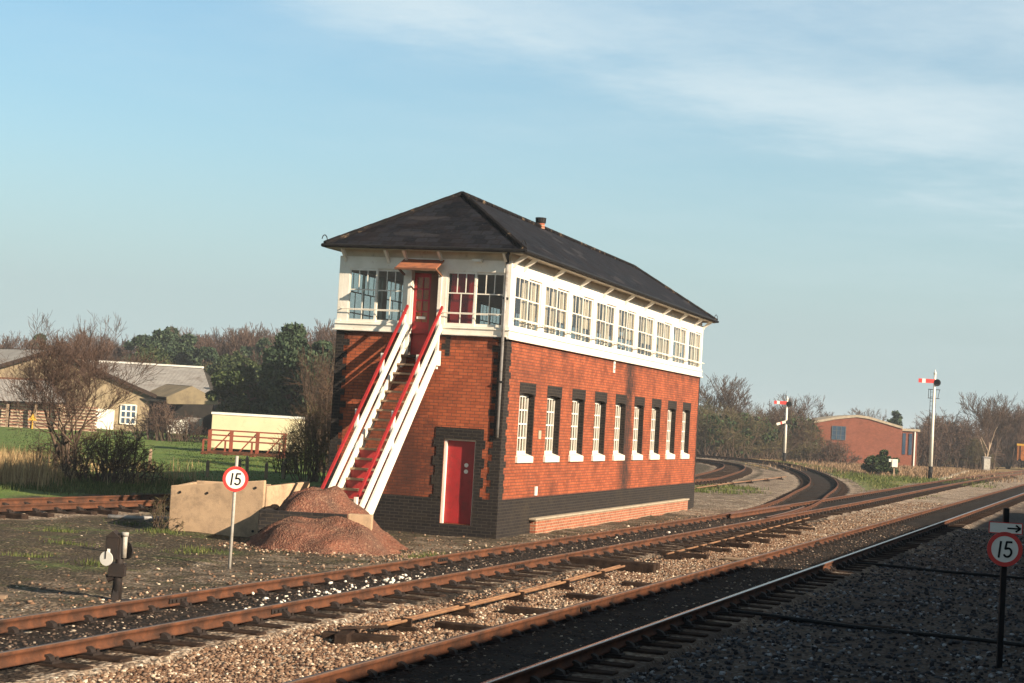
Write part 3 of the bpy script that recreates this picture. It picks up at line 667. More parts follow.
# guard rail outside the side windows
gr = MB().tube([(.3, -.13, 4.93), (L-.2, -.13, 4.93)], .014, 6)
for k in range(10): gr.tube([(.22+2.57*k, -.13, 4.93), (.22+2.57*k, -.02, 4.93)], .014, 6)
gr.build('window_guard_rail', M['white'], SB)
gr = MB().tube([(-.10, .1, 4.99), (-.10, 1.6, 4.99)], .012, 6).tube([(-.10, 2.62, 4.99), (-.10, 4.2, 4.99)], .012, 6)
for yy in (.1, 1.6, 2.62, 4.2): gr.tube([(-.10, yy, 4.99), (-.02, yy, 4.99)], .012, 6)
gr.build('window_guard_rail', M['white'], SB)
MB().box(.11, L-.11, .11, W-.11, 3.9, 3.95).build('upper_floor', M['floorin'], SB)
bl = MB()
for k in range(9):
    for a_ in (.0, .95, 1.5):
        x_ = .50+2.57*k+a_+random.uniform(-.15, .2); bl.box(x_, x_+random.uniform(.35, .55), .115, .125, 4.74+random.choice((0, 0, .4)), 5.97)
bl.build('curtain', M['blind'], SB)
MB().box(.14, .16, .95, 1.50, 4.72, 5.95).build('red_curtain', M['red'], SB)
it = MB()
for k in range(44): it.tube([(3+.28*k, 1.25, 3.95), (3+.28*k, 1.15, 4.95)], .022, 5)
it.box(2.8, 15.6, 1.0, 1.5, 3.95, 4.15).build('lever_frame', M['signred'], SB)
MB().box(2.5, 20, .55, .85, 5.25, 5.30).box(5, 8, .6, .8, 5.30, 5.62).box(11, 13, .6, .8, 5.30, 5.6).box(20.6, 22.2, 2.6, 3.9, 3.95, 5.3).build('instrument_shelf', M['doorbrown'], SB)
# top door
td = empty('door', (0, 0, 0)); td.parent = SB
lf = MB().box(.16, .20, 2.02, 2.08, 3.96, 5.92).box(.16, .20, 2.38, 2.45, 3.96, 5.92).box(.16, .20, 2.08, 2.38, 3.96, 4.75).box(.16, .20, 2.08, 2.38, 5.82, 5.92)
for z_ in (5.0, 5.27, 5.54): lf.box(.165, .195, 2.08, 2.38, z_-.02, z_+.02)
lf.box(.165, .195, 2.215, 2.245, 4.75, 5.82); lf.build('door_leaf', M['red'], td, bevel=.003)
MB().box(.178, .182, 2.08, 2.38, 4.75, 5.82).build('pane', M['glass'], td)
MB().box(.188, .192, 2.08, 2.38, 4.75, 5.82).build('door_blind', M['orange'], td)
MB().box(.14, .20, 1.77, 2.02, 3.96, 5.92).box(.0, .14, 1.771, 1.79, 3.96, 5.9).build('side_panel', M['doorbrown'], td)
MB().box(.145, .158, 2.12, 2.34, 4.82, 4.88).build('letter_plate', M['signwhite'], td)
MB().box(-.055, .15, 1.69, 1.77, 3.93, zt0-.003).box(-.055, .15, 2.45, 2.53, 3.93, zt0-.003).build('door_frame', M['white'], td)
MB().box(-.06, .2, 1.77, 2.45, 3.88, 3.95).build('threshold', M['sleeper'], td)
# dark wall behind door recess so that the opening in the brickwork reads (brick top is above the landing)
MB().box(-.052, -.02, 1.77, 2.45, 3.95, 5.92).v
# canopy over top door
MB().prism([(-.03, 0, 6.23), (-.60, 0, 5.97), (-.60, 0, 5.94), (-.03, 0, 6.20)], (0, 1.66, 0), (0, 2.68, 0)).build('canopy', M['rustplate'], SB)
MB().box(-.615, -.60, 1.65, 2.69, 5.93, 5.975).bar((-.05, 1.70, 5.85), (-.5, 1.70, 5.97), .04).bar((-.05, 2.64, 5.85), (-.5, 2.64, 5.97), .04).build('canopy_trim', M['doorbrown'], SB)
MB().box(-.10, -.02, .70, .86, 6.20, 6.27).prism([(-.28, .68, 6.25), (-.04, .68, 6.29), (-.04, .68, 6.27), (-.28, .68, 6.20)], (0, 0, 0), (0, .22, 0)).build('lamp', M['white'], SB)
# downpipe at the near corner
MB().tube([(-.40, -.05, 6.42), (-.30, .02, 6.38), (-.11, .075, 6.28), (-.09, .075, 6.2)], .04, 10).build('gutter_outlet', M['black'], SB, smooth=True)
dp = MB().tube([(-.09, .075, 6.2), (-.105, .075, 4.8), (-.115, .075, 4.38), (-.055, .09, 4.25), (-.055, .09, 2.12)], .036, 12)
dp.build('downpipe', M['grey'], SB, smooth=True)
MB().box(-.12, -.01, .02, .13, 5.35, 5.40).box(-.10, 0, .03, .15, 3.4, 3.44).build('pipe_clip', M['black'], SB)
# plates on the wall
MB().box(10.40, 10.58, -.02, 0, 4.07, 4.39).build('number_plate', M['signwhite'], SB); MB().disc((10.49, -.02, 4.30), (0, -1, 0), .035, .004, 12).disc((10.49, -.02, 4.17), (0, -1, 0), .035, .004, 12).build('number_plate_mark', M['black'], SB)
MB().box(3.02, 3.24, -.03, 0, 2.1, 2.32).build('junction_box', M['coping'], SB, bevel=.01)
MB().box(3.0, 3.18, -.03, -.0, .70, .92).build('notice_plate', M['signwhite'], SB)
# roof
RZ, EZ = 8.13, 6.50; rl, rr, rm = 2.42, L-2.15, W/2
x0, x1, y0, y1 = -.42, L+.33, -.42, W+.27
A, B_, C, D = (x0, y0, EZ), (x1, y0, EZ), (x1, y1, EZ), (x0, y1, EZ); R0, R1 = (rl, rm, RZ), (rr, rm, RZ)
me = bpy.data.meshes.new('roof'); vs = [A, B_, C, D, R0, R1]; dn = [(v[0], v[1], v[2]-.05) for v in (A, B_, C, D)]
me.from_pydata(vs+dn, [], [(0, 1, 5, 4), (1, 2, 5), (2, 3, 4, 5), (3, 0, 4), (0, 6, 7, 1), (1, 7, 8, 2), (2, 8, 9, 3), (3, 9, 6, 0), (6, 9, 8, 7)])
uvl = me.uv_layers.new(name='UVMap')
for p in me.polygons:
    nrm = p.normal; hz_ = Vector((nrm.y, -nrm.x, 0)); hz_ = hz_.normalized() if hz_.length > .01 else Vector((1, 0, 0)); upv = nrm.cross(hz_)
    for li in p.loop_indices:
        c = me.vertices[me.loops[li].vertex_index].co; uvl.data[li].uv = (c.dot(hz_), c.dot(upv))
me.materials.append(M['slate']); ro = bpy.data.objects.new('roof', me); COL.objects.link(ro); ro.parent = SB
def tiles(p, q, name, r=.075):
    p, q = Vector(p), Vector(q); ln = (q-p).length; k = int(ln/.45); mb = MB(); d = (q-p)/k
    for i_ in range(k):
        a = p+d*i_; mb.tube([a+Vector((0, 0, .00)), a+d*.94+Vector((0, 0, .012))], [r, r*.93], 8)
        mb.tube([a+d*.94, a+d*.985], r*1.08, 8)
    return mb.build(name, M['ridge'], ro, smooth=False)
M['ridge'] = worn('ridge_tile', (.014, .012, .013), (.008, .008, .009), 5, .8, .3, 30, spec=.05, dirt=(.20, .14, .09), dirtscale=3, dl=(.57, .66))
tiles(R0, R1, 'ridge_tiles'); tiles(A, R0, 'hip_tiles'); tiles(D, R0, 'hip_tiles'); tiles(B_, R1, 'hip_tiles'); tiles(C, R1, 'hip_tiles')
gt = MB()
for p, q in ((A, B_), (B_, C), (C, D), (D, A)):
    p, q = Vector(p), Vector(q); o_ = ((p+q)/2-Vector((L/2, W/2, EZ))); o_.z = 0; o_ = Vector((0, math.copysign(1, o_.y), 0)) if abs((p-q).y) < .01 else Vector((math.copysign(1, o_.x), 0, 0))
    e_ = (q-p).normalized()*.05; gt.tube([p+o_*.04+Vector((0, 0, -.035))-e_, q+o_*.04+Vector((0, 0, -.035))+e_], .046, 8)
gt.build('gutter', M['black'], ro)
MB().box(x0+.03, x1-.03, y0+.03, y0+.05, 6.40, 6.50).box(x0+.03, x1-.03, y1-.05, y1-.03, 6.40, 6.50).box(x0+.03, x0+.05, y0+.05, y1-.05, 6.40, 6.50).box(x1-.05, x1-.03, y0+.05, y1-.05, 6.40, 6.50).build('fascia', M['cream'], ro)
for (cx, cy) in ((A[0], A[1]), (D[0], D[1]), (B_[0], B_[1])):
    pts = [(cx+.02+.09*math.cos(t)*(1-t/9), cy+.0+.02*t, EZ+.14+.09*math.sin(t)*(1-t/9)) for t in np.linspace(-1.5, 3.6, 12)]
    MB().tube(pts, .012, 6).build('hip_hook', M['black'], ro)
MB().tube([(9.45, rm, RZ-.05), (9.45, rm, RZ+.12)], [.13, .12], 14).build('chimney', M['brick_new'], ro)
MB().tube([(9.45, rm, RZ+.12), (9.45, rm, RZ+.27)], [.15, .16], 14).build('chimney_cap', M['black'], ro)
# ------------------------------------------------------------------ staircase (part of the box)
ST = empty('staircase', (0, 0, 0)); ST.parent = SB
sl = .975; a0 = -.42; yR, yL = 1.62, 2.49
nos = lambda a: 3.94+sl*(a-a0)            # nosing line
aend = a0-(3.94-ZB)/sl
for y_ in (yR, yL):
    mb = MB()
    poly = [(a0+.1, nos(a0)+.13), (0-.06, nos(a0)+.13), (-.06, 3.72), (a0+.06, 3.72), (aend+.28, ZB-.02), (aend-.02, ZB-.02), (aend-.02, ZB+.17)]
    mb.prism([(p[0], y_-.028, p[1]) for p in poly], (0, 0, 0), (0, .056, 0)); mb.build('stringer', M['white'], ST, bevel=.005)
    rr_ = lambda off, wd, ht: MB().bar((-.10, y_, nos(-.10)+off-.12), (aend+.05, y_, nos(aend+.05)+off), wd, ht)
    rr_(.98, .050, .062).build('handrail', M['red'], ST); rr_(.52, .05, .16).build('mid_rail', M['white'], ST)
    for a in (-.12, a0-.95, a0-2.3, aend+.1):
        zn = nos(min(a, a0)); pm = MB().box(a-.05, a+.05, y_+.029, y_+.095, zn-.30, zn+.90+(.0 if a < a0 else .06)); pm.build('baluster_post', M['white'], ST, bevel=.004)
k = 0; z = 3.94-.22; a = a0
while z > ZB+.1:
    o = MB().box(a-.2256-.03, a+.02, yR+.03, yL-.03, z-.045, z).build('tread', M['timber'], ST)
    if k >= 10: MB().box(a+.0, a+.022, yR+.03, yL-.03, z, z+.175).build('riser', M['red'], ST)
    a -= .2256; z -= .22; k += 1
MB().box(a0-.02, -.06, yR+.03, yL-.03, 3.885, 3.94).build('landing_board', M['sleeper'], ST)
# ------------------------------------------------------------------ heap, bunkers, signs
def mound(name, cx, cy, bumps, R, mat, label, res=90, z0=GZ-.05):
    xs = np.linspace(-R, R, res); Xg, Yg = np.meshgrid(xs, xs)
    Zg = np.zeros_like(Xg)
    wob = .30*np.sin(Xg*2.1+Yg*1.3)+.12*np.sin(Yg*3.3-Xg*1.1)+.07*np.sin(Xg*5.7+1)
    for bx_, by_, h, sx, sy_ in bumps:
        d = np.sqrt(((Xg-bx_)/sx)**2+((Yg-by_)/sy_)**2)*(1+wob*.5); Zg = Zg+(h*np.clip(1.07/(1+np.exp((d-.80)*5.6))-.045, 0, 1))**2.5
    Zg = Zg**(1/2.5)-.02
    nz = sum(np.sin(Xg*f1+p1)*np.cos(Yg*f2+p2)*a_ for f1, f2, p1, p2, a_ in [(3.1, 2.7, 0, 1, .05), (6.3, 7.1, 2, .5, .03), (13, 12, 1, 2, .015), (27, 23, .3, .7, .008), (41, 45, 1.3, .2, .008), (4.7, 5.3, 2.2, 1.1, .05)])
    Zg = Zg+nz*(Zg > .02)+rng.normal(0, .006, Zg.shape)
    V_ = np.stack([Xg+cx, Yg+cy, Zg+z0], 2).reshape(-1, 3); i, j = np.meshgrid(np.arange(res-1), np.arange(res-1), indexing='ij'); q = (i*res+j).ravel()
    zq = Zg.ravel(); F_ = np.stack([q, q+1, q+res+1, q+res], 1); keep = (zq[F_].max(1) > .0); F_ = F_[keep]
    return tag(npmesh(name, V_, F_, mat, smooth=True), label, 'gravel heap')
mound('gravel_heap', -3.9, 37.3, [(0.0, .45, 1.20, .95, 1.25), (.70, .45, .92, .80, 1.0), (-.05, -.95, .55, 1.15, 1.15), (.95, -.75, .62, .85, 1.15)], 2.9, M['ash'], 'heap of red-brown gravel piled at the foot of the stairs')
hp = []
for _ in range(600):
    a = random.uniform(PI, 2*PI); r_ = random.gauss(1.75, .35); hp.append((-3.45+r_*math.cos(a)*1.05, 36.6+r_*math.sin(a)*1.0))
stones('heap_pebbles', np.array(hp), .05, M['stones'], 'loose pebbles spilt round the foot of the gravel heap', 'pebbles')
bw = MB(); bw.box(-4.92, -3.15, 36.50, 36.72, GZ-.1, .44).box(-4.92, -4.70, 36.72, 38.2, GZ-.1, .42)
bwo = bw.build('brick_enclosure', M['blue_brick'], bevel=.01); tag(bwo, 'low dark brick wall half buried in the red gravel heap', 'low wall')
bw2 = MB().box(-3.12, -2.62, 36.52, 36.8, GZ, .46).build('concrete_block', M['concrete'], bevel=.02); tag(bw2, 'tan concrete kerb blocks at the right end of the gravel heap', 'concrete block')
BK = empty('concrete_bunker', (0, 0, 0), 0, 'pale tan precast concrete bunker beside the gravel heap behind the speed sign', 'bunker')
def panel(p, q, z0, za, zb_, th=.11, name='panel'):
    p, q = Vector((*p, 0)), Vector((*q, 0)); d = (q-p).normalized(); nn = Vector((-d.y, d.x, 0))*th
    vs = [p+Vector((0, 0, z0)), q+Vector((0, 0, z0)), q+Vector((0, 0, zb_)), p+Vector((0, 0, za))]
    return MB().prism(vs, (0, 0, 0), nn).build(name, M['concrete'], BK, bevel=.02)
panel((-7.12, 38.55), (-5.06, 38.15), -.35, .73, .97)
panel((-6.95, 40.2), (-7.02, 38.68), -.35, .76, .74)
panel((-6.9, 40.4), (-5.2, 40.2), -.35, .78, .80)
panel((-5.02, 38.30), (-4.3, 40.0), -.35, .84, .92)
bo = MB()
for px_, py_ in ((-6.9, .60), (-6.9, -.12), (-5.25, .80), (-5.25, -.12), (-6.3, .62)):
    k_ = (px_+7.12)/2.06; bo.disc((px_, 38.55-.4*k_, py_), (-.19, -.98, 0), .028, .02, 10)
bo.build('bolt', M['iron'], BK)
MB().box(-.12, .12, -.1, .1, .84, .95, Matrix.Translation((-5.9, 39.6, 0))).build('lifting_lug', M['iron'], BK)

def digits(c, h, mat, parent, right, nrm, name):
    """the figures 15 drawn as strokes in the sign plane"""
    c = Vector(c); right = Vector(right); up = Vector((0, 0, 1)); nrm = Vector(nrm); st = h*.13; mb = MB()
    P_ = lambda x_, y_: c+right*x_*h+up*y_*h+nrm*.004
    slant = lambda x_, y_: P_(x_+.10*y_, y_)
    def stroke(pts):
        for p, q in zip(pts, pts[1:]):
            mb.bar(slant(*p), slant(*q), st, .004, up=tuple(nrm))
            mb.disc(slant(*q)-nrm*.002, nrm, st/2, .004, 10)
    stroke([(-.30, .5), (-.30, -.5)])
    arc = [(.20+.23*math.cos(t), -.20+.27*math.sin(t)) for t in np.linspace(2.0, -2.5, 14)]
    stroke([(.40, .46), (.06, .46), (.03, .03)]+arc)
    return mb.build(name, mat, parent)
def speed_sign(loc, zc, ztop, rad, face, postmat, label, pr=.028, lean=(0, 0), arrow=False, tilt=0):
    x_, y_ = loc; root = empty('speed_sign', (x_, y_, GZ), 0, label, 'speed sign', 'round speed limit signs')
    nrm = Vector((-math.sin(face), -math.cos(face), 0)); right = Vector((math.cos(face), -math.sin(face), 0))
    z_ = lambda v: v-GZ
    if arrow: MB().box(-.035, .035, -.03, .03, -.2, z_(ztop)).build('post', postmat, root, bevel=.004)
    else: MB().tube([(0, 0, -.2), (lean[0], lean[1], z_(ztop))], pr, 12).build('post', postmat, root, smooth=True)
    c = Vector((lean[0]*.8, lean[1]*.8, z_(zc)))+nrm*.045
    MB().disc(c-nrm*.006, nrm, rad, .006, 48).build('disc', M['signwhite'], root)
    MB().disc(c, nrm, rad*1.0, .004, 48, rad*.76).build('red_ring', M['signred'], root)
    digits(c, rad*.92, M['black'], root, right, nrm, 'numerals')
    MB().bar(c-nrm*.03-right*.1, c-nrm*.03+right*.1, .03, .04).build('bracket', M['grey'], root)
    if arrow:
        pc = Vector((0, 0, z_(arrow)))+nrm*.042; hw, hh_ = .205, .068
        plate = MB().bar(pc-right*hw, pc+right*hw, .006, hh_*2).build('arrow_plate', M['signwhite'], root)
        rim = MB()
        for s_ in (-1, 1):
            rim.bar(pc-right*hw+Vector((0, 0, s_*hh_))+nrm*.002, pc+right*hw+Vector((0, 0, s_*hh_))+nrm*.002, .010, .010)
            rim.bar(pc+right*s_*hw+Vector((0, 0, -hh_))+nrm*.002, pc+right*s_*hw+Vector((0, 0, hh_))+nrm*.002, .010, .010)
        rim.build('plate_rim', M['signred'], plate)
        ar = MB(); q = pc+nrm*.006; ar.bar(q+right*.02, q+right*.17, .006, .020)
        for s_ in (-1, 1): ar.bar(q+right*.185, q+right*.125+Vector((0, 0, s_*.042)), .006, .022)
        ar.build('arrow', M['black'], plate)
    return root
speed_sign((-4.62, 30.96), 1.275, 1.67, .218, -.15, M['galv'], 'round red and white 15 speed sign on thin grey post', lean=(.01, 0))
xr, yr, zr_ = wy(1004.5, 549, 23.2)
speed_sign((xr, yr), zr_, wy(1006, 508, 23.2)[2], .222, .2, M['black'], 'speed sign reading 15 on black post with arrow plate above it', arrow=wy(1007, 528, 23.2)[2])

# ground signal
gs = empty('ground_signal', (-5.28, 25.05, GZ), 0, 'small dark ground signal with white disc standing beside the rails', 'ground signal')
MB().prism([(-.22, -.22, -.05), (.22, -.22, -.05), (.22, .22, -.05), (-.22, .22, -.05)], (0, 0, 0), (0, 0, .06)).prism([(-.05, -.12, 0), (.05, -.12, 0), (.03, -.03, .22), (-.03, -.03, .22)], (0, 0, 0), (0, .2, 0)).build('base', M['iron'], gs)
MB().tube([(0, 0, 0), (.01, 0, .35), (.02, 0, .93)], [.075, .06, .05], 10).build('post', M['iron'], gs, smooth=True)
MB().box(-.17, .0, -.12, .12, .58, .88).prism([(-.18, -.13, .88), (.02, -.13, .88), (-.08, -.13, .97)], (0, 0, 0), (0, .26, 0)).box(-.12, .10, -.08, .08, .34, .52).tube([(-.14, 0, .30), (-.05, 0, .34)], .06, 10).build('lamp_case', M['iron'], gs)
MB().disc((-.145, -.11, .585), (-.3, -.95, 0), .10, .012, 20).box(-.14, -.10, -.125, -.09, .66, .72).build('signal_disc', M['signwhite'], gs)
MB().tube([(.075, -.03, .60), (.075, -.03, .94)], .036, 12).tube([(.075, -.03, .90), (.075, -.03, .955)], .05, 12).build('counterweight_tube', M['galv'], gs, smooth=True)
MB().disc((.11, .02, .70), (-.6, -.8, 0), .12, .02, 24).bar((.0, -.02, .42), (.10, -.02, .50), .05).box(-.06, .09, -.05, .05, .36, .42).build('spectacle', M['iron'], gs)
pk = MB().box(-.75, .35, -.08, .08, 0, .05).build('plank', M['timber'], bevel=.006); pk.location = (-6.95, 24.3, GZ+.02); pk.rotation_euler = (0, 0, .1); tag(pk, 'short pale plank lying on the ground at the far left', 'plank')
pp = MB().tube([(0, 0, 0), (1.7, .55, 0)], .05, 10).build('pipe', M['grey'], smooth=True); pp.location = (-8.95, 41.0, GZ+.07); tag(pp, 'grey pipe lying on the ground left of the concrete bunker', 'pipe')

# point rodding between the tracks
def rod_run(label, uts, z=-.11, n=2, sp=.09, stools=2.4, mat=None):
    root = empty('point_rodding', (0, 0, 0), 0, label, 'point rodding', 'runs of point rodding')
    P_ = catmull([XY(*p) for p in uts], .6)
    for k in range(n):
        Q = offset(P_, (k-(n-1)/2)*sp); MB().tube([(p[0], p[1], z) for p in Q], .020, 6, ).build('rod', mat or M['rodrust'], root)
    seg = np.cumsum(np.linalg.norm(np.diff(P_, axis=0), axis=1)); s_ = 1.; 
    while s_ < seg[-1]:
        i_ = int(np.searchsorted(seg, s_)); d = P_[min(i_+1, len(P_)-1)]-P_[i_]; a = math.atan2(d[1], d[0])-PI/2
        M4 = Matrix.Translation((P_[i_][0], P_[i_][1], 0)) @ Matrix.Rotation(a, 4, 'Z')
        MB().box(-.20, .20, -.05, .05, GZ-.02, GZ+.06, M4).box(-.12, .12, -.02, .02, GZ+.06, z+.03, M4).build('rod_stool', M['sleeper'], root, bevel=.008); s_ += stools
    return root
M['rodrust'] = worn('rodding_rust', (.28, .15, .075), (.16, .08, .045), 4, .8, .2, 30)
rod_run('long thin rusty rods on stools between the two tracks, foreground stretch', [(-8.9, 21.1), (-8.93, 24), (-9.0, 28), (-9.2, 33.4)])
rod_run('rusty rods and cranks between the tracks beyond the crossing plate', [(-9.35, 37.5), (-9.5, 44), (-9.75, 52), (-10.0, 59)], n=1)
rod_run('thin rusty rods crossing the rough ground right of the signal box', [(-18.7, 79), (-19.6, 92), (-20.6, 112)], n=2, stools=6)
for (uu, tt_, rr_, lab) in ((-8.95, 20.6, .25, 'dark crank frame at the near end of the thin rusty rods'), (-8.25, 22.6, -.1, 'half buried dark timber nearest the near end of the rods'), (-8.2, 25.3, .12, 'second half buried dark timber between rods and near track'), (-8.1, 28.0, -.06, 'third half buried dark timber between rods and near track'), (-8.0, 31.0, .08, 'half buried dark timber nearest the crossing boards')):
    mb = MB(); M4 = Matrix.Translation((*XY(uu, tt_), 0)) @ Matrix.Rotation(-YT+rr_, 4, 'Z'); mb.box(-.5, .45, -.12, .10, GZ-.03, GZ+.07, M4)
    if tt_ < 21: mb.box(-.28, -.12, -.45, .5, GZ-.03, GZ+.10, M4).bar(M4 @ Vector((-.3, -.1, -.12)), M4 @ Vector((.25, .35, -.11)), .07, .03).disc(tuple(M4 @ Vector((0, .1, -.13))), (0, 0, 1), .09, .05, 14)
    tag(mb.build('crank_base' if tt_ < 21 else 'buried_timber', M['sleeper'], bevel=.012), lab, 'crank base' if tt_ < 21 else 'timber', None if tt_ < 21 else 'half buried timbers beside the near track')
cp = MB()
M4 = Matrix.Translation((*XY(-9.75, 34.4), 0)) @ Matrix.Rotation(-YT-.02, 4, 'Z')
cp.box(-1.02, 1.05, -.42, -.24, GZ-.02, -.07, M4).box(-1.0, 1.0, .02, .2, GZ-.02, -.09, M4)
tag(cp.build('rodding_cover', M['sleeper'], bevel=.02), 'dark timber boards laid across between the two tracks', 'cover boards')
for k in range(7):
    mb = MB(); M4 = Matrix.Translation((*XY(-9.35-.02*k, 39+k*2.45), 0)) @ Matrix.Rotation(-YT+random.uniform(-.1, .1), 4, 'Z')
    mb.box(-.55, .55, -.10, .10, GZ-.02, GZ+.09, M4).box(-.25, .45, .22, .36, GZ-.02, GZ+.07, M4)
    mb.bar(M4 @ Vector((-.45, .0, -.11)), M4 @ Vector((.1, .28, -.10)), .06, .03).bar(M4 @ Vector((.1, .28, -.10)), M4 @ Vector((.45, -.05, -.11)), .06, .03)
    o = mb.build('crank_base', M['sleeper'], bevel=.01)
    tag(o, ['dark crank baseboard just past the crossing boards between the tracks', 'second dark crank baseboard from the crossing boards', 'third dark crank baseboard from the crossing boards', 'middle dark crank baseboard between the two tracks', 'fifth dark crank baseboard from the crossing boards', 'second farthest dark crank baseboard between the tracks', 'farthest dark crank baseboard between the tracks'][k], 'crank base', 'crank bases between the tracks')
# cables and timbers on the shaded ballast
for lab, a, b_ in (('dark cable lying on shaded ballast left of the arrow sign', (849, 565), (1040, 583)), ('dark cable on shaded ballast nearest the bottom right', (700, 612), (1040, 652))):
    def gp(px, py, z_=GZ):
        d0 = wy(px, py, 1.); k = (z_-H)/(d0[2]-H); return (d0[0]*k, k)
    p, q = gp(*a), gp(*b_); pts = [(p[0]+(q[0]-p[0])*t, p[1]+(q[1]-p[1])*t+.12*math.sin(t*9), GZ+.06) for t in np.linspace(0, 1, 24)]
    tag(MB().tube(pts, .032, 6).build('cable', M['black']), lab, 'cable', 'cables on the shaded ballast')
wb = MB().box(-1.0, 1.0, -.11, .11, 0, .07).build('timber_baulk', M['sleeper'], bevel=.012); wb.location = (*XY(-4.3, 27.5), GZ-.02); wb.rotation_euler = (0, 0, -.3); tag(wb, 'dark timber baulk lying on the shaded ballast in the foreground', 'timber')
bb = MB().box(-2.2, .2, -.14, .14, 0, .05).build('timber_board', M['timber'], bevel=.01); bb.location = (*XY(-6.2, 38.6), GZ+.03); bb.rotation_euler = (0, 0, -.45); tag(bb, 'weathered board laid between the rails of the near track', 'board')
# small stump post at right edge of sunlit ballast, white litter
lt = MB().prism([(0, 0, 0), (.5, .05, 0), (.46, .16, 0), (.1, .14, 0)], (0, 0, 0), (0, 0, .015)).build('litter', M['signwhite']); lt.location = (*XY(-11.15, 38.9), GZ+.07); tag(lt, 'scrap of white litter between the rails beside the signal box', 'litter')

# ------------------------------------------------------------------ semaphore signals
def semaphore(px, py, Y, htop, label, arm_z, two=False):
    x_, _, z_ = wy(px, py, Y); root = empty('semaphore_signal', (x_, Y, GZ), 0, label, 'railway signal', 'semaphore signals')
    T_ = htop-GZ
    MB().tube([(0, 0, 0), (0, 0, 1.0)], [.17, .16], 12).build('post_base', M['black'], root, smooth=True)
    MB().tube([(0, 0, 1.0), (0, 0, T_)], [.145, .085], 12).build('post', M['white'], root, smooth=True)
    MB().tube([(0, 0, T_), (0, 0, T_+.08), (0, 0, T_+.22), (0, 0, T_+.36)], [.12, .11, .05, .01], 10).build('finial', M['white'], root, smooth=True)
    az_ = arm_z-GZ
    arm = MB().box(-1.25, -.02, -.15, -.12, az_-.15, az_+.15).build('arm', M['signred'], root)
    MB().box(-.98, -.72, -.156, -.15, az_-.15, az_+.15).build('arm_stripe', M['signwhite'], arm)
    MB().disc((.16, -.13, az_-.10), (0, -1, 0), .27, .03, 20).box(-.05, .3, -.16, -.12, az_-.2, az_+.12).build('spectacle_plate', M['black'], root)
    MB().box(.08, .26, -.05, .14, az_-.28, az_-.02).build('lamp', M['black'], root)
    lp = MB().tube([(-.45, 0, az_-.62), (.45, 0, az_-.62)], .03, 6).tube([(-.42, -.0, az_-.62), (-.42, 0, az_-1.25)], .02, 6).tube([(.40, 0, az_-.62), (.30, 0, az_-1.25)], .02, 6).tube([(-.45, 0, az_-1.28), (.42, 0, az_-1.28)], .03, 6)
    lp.build('maintenance_hoop', M['iron'], root)
    ld_ = MB().tube([(-.2, .3, 0), (-.2, .3, az_-.6)], .02, 5).tube([(.2, .3, 0), (.2, .3, az_-.6)], .02, 5)
    zz_ = .3
    while zz_ < az_-.7: ld_.tube([(-.2, .3, zz_), (.2, .3, zz_)], .014, 5); zz_ += .35
    ld_.build('ladder', M['iron'], root)
    if two:
        a2 = MB().bar((-.9, -.14, az_-2.05), (-.02, -.14, az_-1.75), .03, .24).build('subsidiary_arm', M['white'], root)
        MB().bar((-.55, -.158, az_-1.925), (-.40, -.158, az_-1.875), .006, .24).build('arm_stripe', M['signred'], a2)
        MB().disc((.14, -.13, az_-1.8), (0, -1, 0), .2, .03, 16).build('spectacle_plate', M['black'], root)
    return root
semaphore(930, 479, 135.2, 7.7, 'tall white signal post with red arm on the right against open sky', 7.16)
semaphore(784, 463, 169, 5.75, 'shorter white signal post with two arms in front of dark bushes', 5.45, True)
cabn = empty('equipment_cabinet', (*wy(986, 468, 200)[:2], GZ), 0, 'grey trackside cabinet below the leaning pale tree trunk', 'cabinet')
MB().box(-.38, .38, -.3, .3, 0, 1.45).build('case', M['grey'], cabn, bevel=.03); MB().prism([(-.45, -.38, 1.45), (.45, -.38, 1.45), (.40, -.33, 1.55), (-.40, -.33, 1.55)], (0, 0, 0), (0, .7, 0)).build('lid', M['grey'], cabn); MB().box(-.33, .33, -.33, -.301, .15, 1.3).build('door', M['galv'], cabn)
wbx = empty('relay_box', (*wy(894, 470, 138)[:2], GZ), 0, 'small white box on a stake beside the dark round bush', 'relay box')
MB().box(-.22, .22, -.2, .2, .75, 1.35).box(-.45, -.20, -.15, .15, 1.12, 1.35).build('case', M['white'], wbx, bevel=.02); MB().box(-.06, .06, -.06, .06, -.1, .75).build('stake', M['timber'], wbx)
# troughing kerb towards cabinet
kb = MB()
for k in range(30):
    t = k/30; p = (32.5+(XY(-16.2, 190)[0]-32.5)*t, 134+(XY(-16.2, 190)[1]-134)*t); q = (32.5+(XY(-16.2, 190)[0]-32.5)*(t+.031), 134+(XY(-16.2, 190)[1]-134)*(t+.031))
    kb.bar((*p, GZ+.05), (*q, GZ+.05), .4, .18)
tag(kb.build('cable_troughing', M['coping']), 'pale concrete cable troughing running from the tall signal to the cabinet', 'cable trough')
